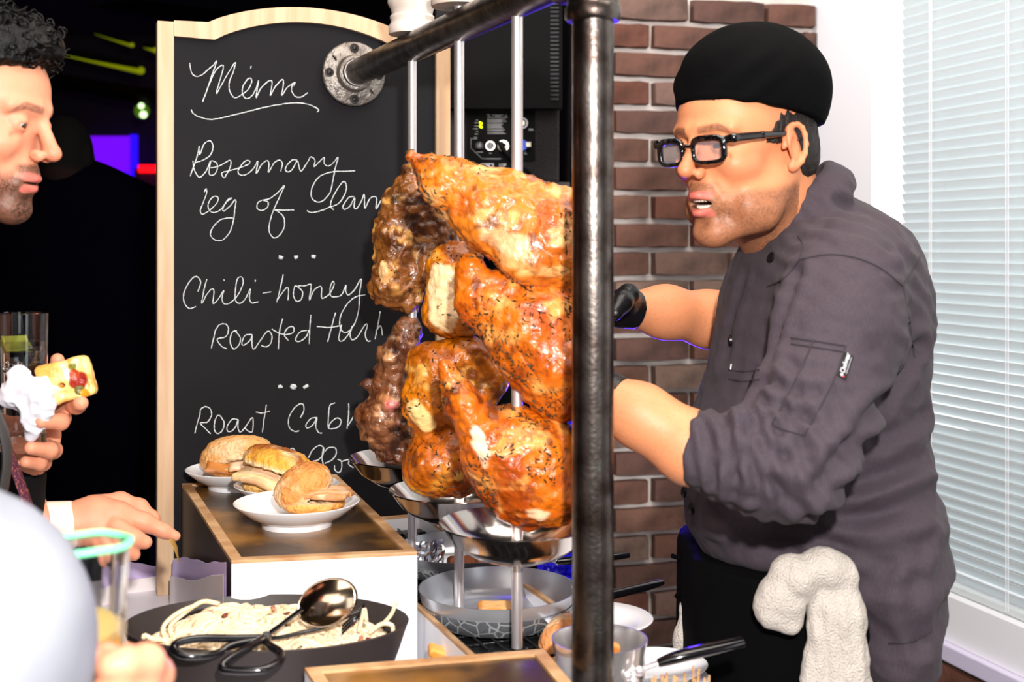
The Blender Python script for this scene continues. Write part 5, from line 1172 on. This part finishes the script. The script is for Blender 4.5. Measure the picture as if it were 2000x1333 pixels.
for pts in ([(1562, 508), (1610, 498), (1663, 502), (1716, 522), (1764, 560)], [(1766, 552), (1782, 528), (1797, 500)], [(1764, 560), (1778, 640), (1786, 700)],
            [(1545, 660), (1600, 668), (1652, 676)], [(1545, 672), (1600, 680), (1650, 688)], [(1652, 676), (1625, 750), (1572, 850)], [(1572, 850), (1540, 843), (1508, 830)], [(1590, 664), (1560, 730), (1508, 828)],
            [(1423, 722), (1450, 726), (1484, 723)], [(1424, 740), (1450, 745), (1484, 741)], [(1735, 1258), (1780, 1254), (1820, 1232)], [(1500, 560), (1530, 545), (1562, 508)], [(1562, 508), (1568, 480), (1560, 462)]):
    seam('seam', bj, pts, M_seam, jk, 0.0011)
for bx_, by_ in ((1508, 504), (1429, 665), (1384, 616), (1349, 780), (1352, 995), (1338, 962)):
    p, n = cast(bj, bx_, by_)
    if p is not None: lathe('button', [(0.0, 0.0035), (0.0045, 0.0042), (0.0066, 0.003), (0.0068, 0.0)], p, mat('black_button', srgb(12, 12, 14), 0.35), jk, 24, axis=n)
tube('pen', [cast(bj, 1429, 722, .002)[0], cast(bj, 1432, 712, .003)[0]], 0.0014, M_rod, jk, 8)
# sleeve label with lettering
pa, na = cast(bj, 1650, 716, .0012); pt, _ = cast(bj, 1657, 692, .0012); pb, _ = cast(bj, 1641, 741, .0012)
ax = (pt-pb).normalized(); az = na; ay_ = az.cross(ax).normalized(); ax = ay_.cross(az).normalized()
Rl = Matrix((ax, ay_, az)).transposed()
lb_ = box('sleeve_label', pa, (0.031, 0.0105, 0.0016), mat('black_label', srgb(12, 12, 16), 0.6), chef, Rl, 0.0004)
cu = bpy.data.curves.new('t', 'FONT'); cu.body = 'Chefwear'; cu.size = 0.0075; cu.extrude = 0.0002; cu.offset = 0.0001; cu.align_x = 'CENTER'; cu.align_y = 'CENTER'
to = bpy.data.objects.new('t', cu); COL.objects.link(to); me = bpy.data.meshes.new_from_object(to.evaluated_get(bpy.context.evaluated_depsgraph_get())); bpy.data.objects.remove(to)
me.transform(Matrix.Translation(pa+az*0.0012+ax*0.0025+ay_*0.0012) @ Rl.to_4x4() @ Matrix.Diagonal((0.86, 1.0, 1.0, 1.0))); link('label_lettering', me, M_print, lb_, False)
for dx, dy, r, cm in ((-0.0125, 0.001, 0.0016, M_print), (-0.0135, -0.0008, 0.0012, mat('red_print', srgb(220, 40, 40), 0.6))):
    lathe('label_emblem', [(0.0, 0.0004), (r, 0.0003), (r, 0)], pa+az*0.0010+ax*dx+ay_*dy, cm, lb_, 14, axis=az)
tube('label_line', [pa+az*.0011+ax*-.009-ay_*.0032, pa+az*.0011+ax*.0125-ay_*.0032], 0.00025, M_print, lb_, 4)
tubes('neck_chain', [([cast(bvh_of(*((lambda a: a)((V, q)))), 0, 0)[0] or Vector((0, 0, 0))], 0.0)] if False else [([P(1607+i*(-1.05), 355+i*1.45, 1.500) for i in range(0, 26)], 0.0009)], mat('gold_chain', srgb(210, 180, 120), 0.3, 1.0), chef, 6)
# apron, trousers, shoes
s = Sdf().box(P(1541, 1560, 1.575), (.134, .176, .42), None, rd=.115, k=.02)
V, q = s.mesh(0.007, crop=lambda Q: Q[..., 2]-P(0, 1095, 1.5).z); N = vnormals(V, q); V = V+N*(0.004*fbm(V*np.array([1, 1, .3]), 12, 3, 3))[:, None]
quads('apron', V, q, mat('black_apron', srgb(3, 3, 4), 0.85, bump=0.15, bscale=500, spec=0.08), chef); bap = bvh_of(V, q)
s = Sdf(); s.ell((0.39, 1.58, H-0.50), (.105, .13, .10), k=.05)
for yy, xx in ((1.51, .425), (1.67, .40)): s.chain([(xx, yy, H-.48), (xx+.01, yy, H-.95), (xx+.015, yy, .06)], [.084, .072, .062], .04)
V, q = s.mesh(0.008); quads('trousers', V, q, mat('navy_trousers', srgb(10, 22, 42), 0.8, bump=0.2, bscale=400), chef)
for yy in (1.47, 1.66):
    s = Sdf().ell((.37, yy, .035), (.135, .048, .04), k=.02).ell((.42, yy, .06), (.06, .045, .05), k=.02)
    V, q = s.mesh(0.006, crop=lambda Q: 0.001-Q[..., 2]); quads('shoe', V, q, mat('black_leather', srgb(14, 13, 13), 0.35), chef)
# gloves
M_glv = mat('black_glove', srgb(14, 14, 16), 0.35, bump=0.2, bscale=200)
for hd, sd_, wr_ in ((hd1, 1, [A(1212, 786, 1.353), A(1190, 778, 1.36)]), (hd2, -1, [A(1238, 604, 1.678), A(1218, 602, 1.668)])):
    s = Sdf(); hand_sdf(s, *hd, sd_, 0.9, (0.35, 0.5, 0.4) if sd_ == 1 else (0.4, 0.5, 0.4), grow=0.0018)
    s.cap(wr_[0], wr_[1], .0275, .027, .01)
    c0 = wr_[0]; n0 = (wr_[0]-wr_[1]); n0 = n0/np.linalg.norm(n0)
    V, q = s.mesh(0.002, crop=(lambda Q, c0=c0, n0=n0: (Q-c0)@n0*.9)); quads('glove', V, q, M_glv, chef)
# apron ties
for pts, r in (([(1312, 1086), (1330, 1092), (1352, 1100)], .006), ([(1352, 1112), (1338, 1140), (1320, 1168)], .0055)):
    tube('apron_tie', smooth_path([P(x, y, 1.62) for x, y in pts], 4), r, M_capf, chef, 8, flat=0.5)
# towels
M_tow = mat('white_terry', srgb(206, 197, 188), 0.95, bump=1.0, bscale=420, sheen=0.05)
s = Sdf()
def dep(px, py):
    p, n = cast(bap, px, py); p2, n2 = cast(bj, px, py); c = [x.y for x in (p, p2) if x is not None]; return min(c) if c else 1.42
Yt = dep(1620, 1180)-.016
s.chain([A(1600, 1105, Yt), A(1622, 1190, Yt), A(1632, 1370, Yt), A(1640, 1560, Yt)], [.018, .020, .024, .024], .02)
s.chain([A(1635, 1112, Yt), A(1655, 1200, Yt-.004), A(1668, 1370, Yt-.006), A(1675, 1560, Yt)], [.016, .018, .020, .022], .014)
s.chain([A(1600, 1150, Yt), A(1598, 1230, Yt-.006), A(1584, 1370, Yt-.006), A(1590, 1540, Yt)], [.008, .011, .014, .014], .010)
s.chain([A(1560, 1112, Yt-.008), A(1610, 1108, Yt-.012), A(1650, 1122, Yt-.006)], [.013, .016, .012], .012)
s.chain([A(1535, 1108, Yt-.010), A(1560, 1130, Yt-.018), A(1572, 1155, Yt-.010)], [.014, .016, .012], .010)
s.chain([A(1530, 1130, Yt-.008), A(1518, 1160, Yt-.008), A(1508, 1190, Yt-.006)], [.014, .018, .017], .012)
s.chain([A(1550, 1150, Yt-.010), A(1542, 1180, Yt-.010), A(1545, 1215, Yt-.006)], [.012, .015, .013], .008)
s.chain([A(1495, 1180, Yt-.006), A(1500, 1205, Yt-.006), A(1530, 1216, Yt-.006)], [.010, .010, .009], .010)
V, q = s.mesh(0.0026); N = vnormals(V, q)
d_ = 0.0013*sstep(V[:, 0], A(1565, 0, Yt)[0]-.004, A(1565, 0, Yt)[0]+.006)*np.sin(V[:, 0]*420+3*fbm(V, 12, 2, 2)+V[:, 2]*20)*sstep(P(0, 1150, 1.4).z-V[:, 2], -.01, .02)+0.0016*fbm(V, 70, 3, 3)+0.0018*(1-np.abs(fbm(V, 40, 5, 2))*2)
V = V+N*d_[:, None]; to_ = quads('kitchen_towel', V, q, M_tow); tag(to_, 'white terry towel knotted over the black apron and hanging down the chef\'s side', 'towel')
s = Sdf().chain([A(1350, 1135, 1.62), A(1343, 1190, 1.61), A(1334, 1250, 1.60), A(1328, 1340, 1.60)], [.006, .009, .012, .013], .01)
V, q = s.mesh(0.003); N = vnormals(V, q); V = V+N*(0.002*fbm(V, 60, 3, 3))[:, None]
tag(quads('kitchen_towel', V, q, M_tow), 'narrow strip of white towel at the far left edge of the black apron', 'towel')

# ---- guest on the left
g1 = thing('person', 'bearded dark haired guest in a dark suit at the left edge, reaching out', 'person', (-0.74, 1.48, 0.0))
HFg = head_frame((-.603, 1.36, H+.138), -math.radians(4), math.radians(11), 0.86)
T = HFg[3]; s = Sdf(); head_sdf(s, HFg, 0.0, lip=0.62)
s.cap(T(-.03, 0, -.035), (-.70, 1.40, H-.12), .056, .062, .03)
s.ell((-.74, 1.48, H-.35), (.10, .15, .22), k=.03)
gx, gY = pX(45, 1.46), 1.46                                   # glass position
# reaching arm and hand
s.chain([(-.74, 1.32, H-.22), (-.83, 1.36, H-.44), A(40, 1030, 1.51), A(140, 1024, 1.55)], [.05, .042, .0245, .0225], .01)
s.chain([A(135, 1022, 1.55), A(185, 1010, 1.56), A(232, 1006, 1.565)], [.022, .0235, .0175], .016)
s.chain([A(150, 1035, 1.55), A(200, 1040, 1.555), A(228, 1050, 1.555)], [.019, .018, .013], .014)
s.chain([A(228, 1004, 1.56), A(282, 1021, 1.57), A(320, 1038, 1.575), A(343, 1048, 1.578)], [.0145, .0120, .0088, .0064], .006)
s.chain([A(228, 1030, 1.545), A(262, 1052, 1.54), A(284, 1060, 1.545)], [.0125, .0108, .0085], .005)
s.chain([A(215, 1052, 1.54), A(246, 1078, 1.535), A(262, 1084, 1.54)], [.0115, .0100, .0080], .005)
s.chain([A(200, 1062, 1.54), A(228, 1088, 1.535), A(242, 1094, 1.54)], [.0095, .0085, .0070], .005)
s.chain([A(180, 990, 1.58), A(235, 982, 1.60), A(272, 992, 1.60), A(296, 1014, 1.595), A(300, 1030, 1.59)], [.015, .0125, .0105, .0092, .0078], .008)
# hand round the glass
s.chain([(-.74, 1.64, H-.22), (-.80, 1.62, H-.42), A(30, 975, 1.52), A(50, 905, 1.51)], [.05, .042, .028, .0235], .02)
s.ell(A(72, 850, 1.508), (.030, .012, .034), k=.012)
s.chain([A(92, 822, 1.505), A(120, 818, 1.480), A(118, 824, 1.445), A(80, 824, 1.418)], [.0115, .0105, .0098, .0080], .005)
s.chain([A(86, 800, 1.505), A(120, 790, 1.485), A(150, 792, 1.455), A(158, 788, 1.435)], [.012, .0108, .0100, .0086], .005)
s.chain([A(84, 872, 1.505), A(104, 880, 1.478), A(96, 880, 1.446), A(60, 876, 1.420)], [.011, .0100, .0094, .0076], .005)
s.chain([A(70, 900, 1.505), A(84, 905, 1.480), A(76, 905, 1.450), A(50, 903, 1.428)], [.010, .009, .0084, .0070], .005)
s.chain([A(86, 840, 1.515), A(110, 770, 1.520), A(114, 725, 1.515), A(112, 704, 1.510)], [.014, .0125, .0105, .0085], .008)
V, q = s.mesh(0.0019, clip=(np.array([-1.2, 1.0, 0.9]), np.array([0, 2, 2.0])))
SK = C3(222, 148, 116); col = head_color(V, HFg, 0.0, 1.1, (36, 23, 18), 17, brow=(34, 22, 18))
quads('body', V, q, M_skin, g1, col); eyes(HFg, g1, (0.0, -.45))
s = Sdf().ell(T(-.020, 0, .070), (.114*HFg[2], .088*HFg[2], .088*HFg[2]), HFg[1], k=.02).ell(T(.045, 0, .112), (.058*HFg[2], .062*HFg[2], .036*HFg[2]), HFg[1], k=.02)
def crop_g(Q):
    L = lc(HFg, Q); x, y, z = L[..., 0], L[..., 1], L[..., 2]
    h = np.where(x > .015, .052+(x-.015)*.52+np.maximum(0, .045-np.abs(y))*.12, np.where(x > -.02, -.012, -.045)); return (h-z)*.7
V, q = s.mesh(0.0028, crop=crop_g); N = vnormals(V, q); V = V+N*(0.006*np.abs(fbm(V, 60, 3, 3))+0.003*noise(V, 160, 4))[:, None]
M_hair2 = mat('black_hair', srgb(2, 2, 2), 0.30, bump=0.5, bscale=400, spec=0.25)
hr = quads('hair', V, q, M_hair2, g1)
r = np.random.RandomState(5); N = vnormals(V, q); cu_ = []
for i in r.choice(len(V), 520):
    n = N[i]
    if n[1] > 0.3: continue
    a = np.cross(n, r.randn(3)); a /= np.linalg.norm(a)+1e-9; b = np.cross(n, a); R0 = r.uniform(.004, .0075); ph = r.uniform(0, 6)
    cu_.append(([Vector(V[i]+n*(.002+.002*math.sin(ph+k))+a*R0*math.cos(ph+k*.55)+b*R0*math.sin(ph+k*.55)+a*k*.0006) for k in range(9)], [.0012]*8+[.0005]))
ho = tubes('curls', cu_, M_hair2, hr, 5); ho['kind'] = 'stuff'
M_suit = mat('black_suit', srgb(4, 4, 6), 0.8, bump=0.2, bscale=500, spec=0.2)
s = Sdf().ell((-.775, 1.49, H-.42), (.165, .22, .30), k=.05).ell((-.75, 1.48, H-.24), (.12, .21, .09), k=.05)
s.chain([(-.75, 1.30, H-.25), (-.84, 1.35, H-.46), A(0, 1032, 1.505), A(30, 1030, 1.51)], [.07, .058, .040, .033], .03)
s.chain([(-.75, 1.66, H-.25), (-.82, 1.64, H-.45), A(-5, 1000, 1.53), A(34, 930, 1.515)], [.07, .058, .040, .034], .03)
s.chain([(-.78, 1.49, H-.6), (-.79, 1.49, .08)], [.15, .10], .05)
V, q = s.mesh(0.008); quads('suit', V, q, M_suit, g1)
M_shirt = mat('cream_shirt_cuff', srgb(250, 226, 206), 0.6, bump=0.08, bscale=300)
cv = A(130, 1026, 1.548)-A(84, 1028, 1.53); cv /= np.linalg.norm(cv)
lathe('shirt_cuff', [(.0255, .0), (.0300, .0), (.0298, .034), (.0275, .0345), (.0272, .002)], Vector(A(82, 1028, 1.53)), M_shirt, g1, 40, axis=Vector(cv))
tube('necktie', smooth_path([P(-8, 820, 1.40), P(16, 880, 1.40), P(38, 940, 1.40), P(60, 1004, 1.40)], 4), .012, mat('purple_tie', srgb(66, 22, 50), 0.6, col2=srgb(150, 80, 60), nscale=300, lo=.55, hi=.6), g1, 10, flat=0.25)
tube('camera_strap', smooth_path([P(-12, 800, 1.36), P(8, 850, 1.36), P(14, 900, 1.36), P(6, 960, 1.36)], 4), .011, mat('grey_strap', srgb(52, 50, 50), 0.5), g1, 10, flat=0.4)
tk = tube('cocktail_pick', [P(334, 1054, 1.565), P(343, 1070, 1.562), P(350, 1100, 1.56)], [.0055, .0040, .0004], mat('gold_pick', srgb(190, 150, 84), 0.3, 0.6), None, 8, flat=0.3); tag(tk, 'small gold pointed pick held in the fingertips of the reaching guest', 'pick')
# tumbler of water held by the guest
M_glass = mat('clear_glass', (1, 1, 1, 1), 0.0, trans=1.0, ior=1.45)
gz = P(0, 880, gY).z; gt = P(0, 612, gY).z; gr_ = 0.0285; hh = gt-gz
tb = thing('tumbler', 'tall clear glass of iced water with a lime piece held by the bearded guest', 'glass', (gx, gY, gz))
lathe('glass_wall', [(0.0, 0.0), (gr_*.90, 0.0), (gr_*.92, 0.004), (gr_, hh), (gr_-.0012, hh+.0006), (gr_-.0022, hh), (gr_*.92-.0024, 0.020), (0.0, 0.016)], (gx, gY, gz), M_glass, tb, 56)
lathe('water', [(0.0, 0.0175), (gr_*.92-.0029, 0.0215), (gr_-.0031, hh*.80), (0.0, hh*.80)], (gx, gY, gz), mat('water', (0.96, 0.97, 1, 1), 0.0, trans=1.0, ior=1.33), tb, 48)
for (dx, dy, z, m_, sz) in ((-.006, -.008, .78, mat('lime', srgb(206, 214, 90), 0.4), (.026, .006, .016)), (.012, .0, .72, mat('ice', (0.95, .97, 1, 1), .05, trans=1.0, ior=1.31), (.009, .009, .009)), (-.010, .008, .6, mat('ice'), (.009, .009, .010)), (.006, .004, .5, mat('ice'), (.01, .009, .009))):
    bm = bmesh.new(); bm_box(bm, (gx+dx, gY+dy, gz+hh*z), sz, Matrix.Rotation(z*5, 3, 'Z') @ Matrix.Rotation(z*9, 3, 'X'), .002); from_bm('lime_piece' if z == .78 else 'ice_cube', bm, m_, tb, True)
s = Sdf().ell(A(40, 770, 1.42), (.024, .012, .020), k=.01).ell(A(70, 800, 1.42), (.018, .012, .022), k=.01).ell(A(35, 738, 1.42), (.010, .008, .014), k=.008).ell(A(78, 770, 1.42), (.014, .010, .018), k=.01).ell(A(62, 838, 1.425), (.010, .008, .012), k=.008)
V, q = s.mesh(0.0016); N = vnormals(V, q); V = V+N*(0.011*(0.35-np.abs(fbm(V, 42, 3, 2)))+0.003*(0.4-np.abs(noise(V, 110, 5))))[:, None]
tag(quads('paper_napkin', V, q, mat('white_napkin', srgb(214, 214, 224), 0.9)), 'crumpled white paper napkin held against the water glass', 'napkin')
# flat bread bite
s = Sdf().box(A(130, 744, 1.44), (.031, .0105, .024), np.array(Matrix.Rotation(math.radians(-14), 3, 'Y') @ Matrix.Rotation(0.15, 3, 'Z')), rd=.006).ell(A(96, 762, 1.44), (.014, .010, .022), k=.01)
s.ell(A(117, 754, 1.425), (.005, .02, .004), k=.002, op='s')
V, q = s.mesh(0.0011); N = vnormals(V, q); V = V+N*(0.0022*fbm(V, 70, 3, 3))[:, None]
c = np.repeat(C3(246, 206, 126)[None], len(V), 0); c = mixc(c, C3(226, 146, 50), sstep(fbm(V, 50, 4, 2), -.05, .3)*.8); c = mixc(c, C3(255, 240, 200), sstep(fbm(V, 60, 8, 2), .1, .35)*.8)
for x, y, rr, cc in ((158, 742, 17, (150, 30, 12)), (160, 762, 10, (96, 90, 20)), (146, 716, 8, (120, 120, 30)), (170, 768, 9, (220, 150, 30)), (150, 730, 10, (176, 60, 16))):
    d_ = np.hypot(V[:, 0]-A(x, y, 1.44)[0], V[:, 2]-A(x, y, 1.44)[2])/(rr*1.44/F)+.3*fbm(V, 80, 2, 2); c = mixc(c, C3(*cc), 1-sstep(d_, .8, 1.1))
bb = quads('focaccia_piece', V, q, mat('focaccia', rough=0.35, attr=True, bump=.3, bscale=200, coat=.3), None, c); tag(bb, 'bite of yellow flatbread topped with red tomato held in the guest\'s fingers', 'bread')

# ---- guest seen from behind in the dark room
g2 = thing('person', 'man in a dark navy suit seen from behind in the dark, left of the chalkboard', 'person', (pX(150, 2.9), 2.9, 0))
hx = pX(128, 2.9)
s = Sdf().ell((hx, 2.9, H+.215), (.062, .075, .092), k=.02).ell((hx+.01, 2.9, H+.16), (.05, .065, .06), k=.03).cap((hx, 2.92, H+.18), (hx, 2.93, H+.08), .055, .06, .02)
for y_ in (-.063, .063): s.ell((hx+y_, 2.88, H+.21), (.007, .014, .028), k=.006)
s.ell((hx+.03, 2.93, H-.2), (.12, .1, .25), k=.03)
V, q = s.mesh(0.006); z = V[:, 2]-H; c = np.repeat(C3(24, 14, 12)[None], len(V), 0); c = mixc(c, C3(10, 8, 8), sstep(z+.3*(2.9-V[:, 1])*-1, .15, .17)); quads('body', V, q, mat('shaded_skin', rough=0.9, attr=True, spec=0.1), g2, c)  # skin darkened, the room's shade is in its colour
M_navy = mat('navy_suit', srgb(2, 2, 7), 0.95, spec=0.02)
s = Sdf().chain([P(20, 412, 2.92), P(150, 392, 2.92), P(300, 430, 2.92)], [.075, .085, .075], .05).ell(P(160, 560, 2.94), (.24, .13, .28), k=.06).ell(P(150, 800, 2.94), (.21, .13, .35), k=.06)
s.chain([P(320, 470, 2.92), P(345, 700, 2.94), P(330, 900, 2.88)], [.07, .058, .048], .04).chain([P(-10, 460, 2.92), P(-40, 700, 2.94), P(-30, 900, 2.88)], [.07, .058, .048], .04)
s.cap(P(100, 960, 2.94), P(90, 1650, 2.94), .10, .07, .04).cap(P(210, 960, 2.94), P(220, 1650, 2.94), .10, .07, .04)
V, q = s.mesh(0.012); quads('suit', V, q, M_navy, g2)

# ---- blurred guest in the foreground
g3 = thing('person', 'out of focus guest in a pale grey shirt at the bottom left corner', 'person', (-0.5, 0.8, 0))
fx, fY = pX(168, .85), .85; fz = P(0, 1062, fY).z; fr_ = .0290
M_fshirt = mat('pale_grey_shirt', srgb(138, 141, 148), 0.8, bump=.1, bscale=60, col2=srgb(120, 123, 134), nscale=6)
s = Sdf().ell((-.375, .75, H-.25), (.115, .10, .113), k=.04).chain([(-.39, .76, H-.30), (-.36, .68, H-.52), (-.315, .76, H-.47)], [.10, .07, .055], .05).ell((-.60, .80, H-.40), (.22, .15, .30), k=.06).ell((-.60, .80, H-.16), (.20, .11, .08), k=.06).cap((-.6, .8, H-.6), (-.6, .8, .1), .17, .12, .05)
V, q = s.mesh(0.008); N = vnormals(V, q); V = V+N*(.006*fbm(V, 14, 3, 3))[:, None]; quads('shirt', V, q, M_fshirt, g3)
s = Sdf().ell((-.62, .8, H+.13), (.09, .08, .115), k=.02).cap((-.62, .8, H+.06), (-.60, .8, H-.12), .052, .06, .02).ell((-.6, .8, H-.3), (.12, .1, .2), k=.03)
s.chain([(-.56, .8, H-.2), (-.36, .68, H-.52), (-.315, .76, H-.47), (-.285, .80, H-.40)], [.05, .045, .04, .027], .02)
s.ell(A(262, 1395, .87), (.026, .022, .032), k=.015)
s.chain([A(262, 1350, .88), A(248, 1300, .885), A(215, 1282, .875), A(205, 1290, .83), A(190, 1296, .81)], [.015, .0130, .0112, .0100, .0085], .008)
s.chain([A(285, 1370, .86), A(300, 1320, .845), A(285, 1295, .822), A(240, 1300, .805), A(215, 1305, .80)], [.014, .0125, .0115, .0105, .0085], .008)
for k_ in (1, 2, 3): s.chain([A(285-6*k_, 1370+40*k_, .86), A(298-6*k_, 1322+42*k_, .842), A(283-6*k_, 1297+44*k_, .82), A(236-6*k_, 1302+44*k_, .803), A(205-6*k_, 1308+44*k_, .80)], [.013, .0115, .0105, .0098, .008], .005)
V, q = s.mesh(0.003); c = np.repeat(SK[None]*.95, len(V), 0); quads('body', V, q, M_skin, g3, c)
hg = .125
ct_ = thing('cocktail_glass', 'blurred glass with a mint green rim and lemon slice in the foreground at bottom left', 'glass', (fx, fY, fz-hg))
lathe('glass_wall', [(0.0, 0.0), (fr_*.80, 0.0), (fr_*.82, 0.004), (fr_, hg), (fr_-.0012, hg+.0006), (fr_-.0022, hg), (fr_*.82-.0024, 0.012), (0.0, 0.008)], (fx, fY, fz-hg), M_glass, ct_, 48)
rr_ = [Vector((fx+fr_*1.01*math.cos(a), fY+fr_*1.01*math.sin(a), fz+.0005*math.sin(a*5))) for a in [2*PI*i/40 for i in range(41)]]
tube('mint_rim', rr_, 0.0028, mat('mint_green', srgb(120, 226, 168), 0.5), ct_, 8, cap=False)
lathe('drink', [(0.0, .0095), (fr_*.80-.0028, .0125), (fr_*.86-.003, .045), (0.0, .045)], (fx, fY, fz-hg), mat('amber_drink', (.62, .40, .22, 1), 0.02, trans=.85, ior=1.33), ct_, 40)
lathe('lemon_slice', [(0.0, 0.0), (.021, 0.0), (.0225, .002), (.021, .006), (0.0, .006)], (fx+.001, fY-.001, fz-.071), mat('lemon', srgb(250, 180, 20), .4), ct_, 40, axis=(0.15, -.4, 1))
lathe('lemon_flesh', [(0.0, 0.0), (.018, 0.0), (.0185, .008), (0.0, .010)], (fx+.003, fY-.001, fz-.062), mat('lemon_pith', srgb(252, 222, 130), .4), ct_, 40, axis=(0.15, -.4, 1))
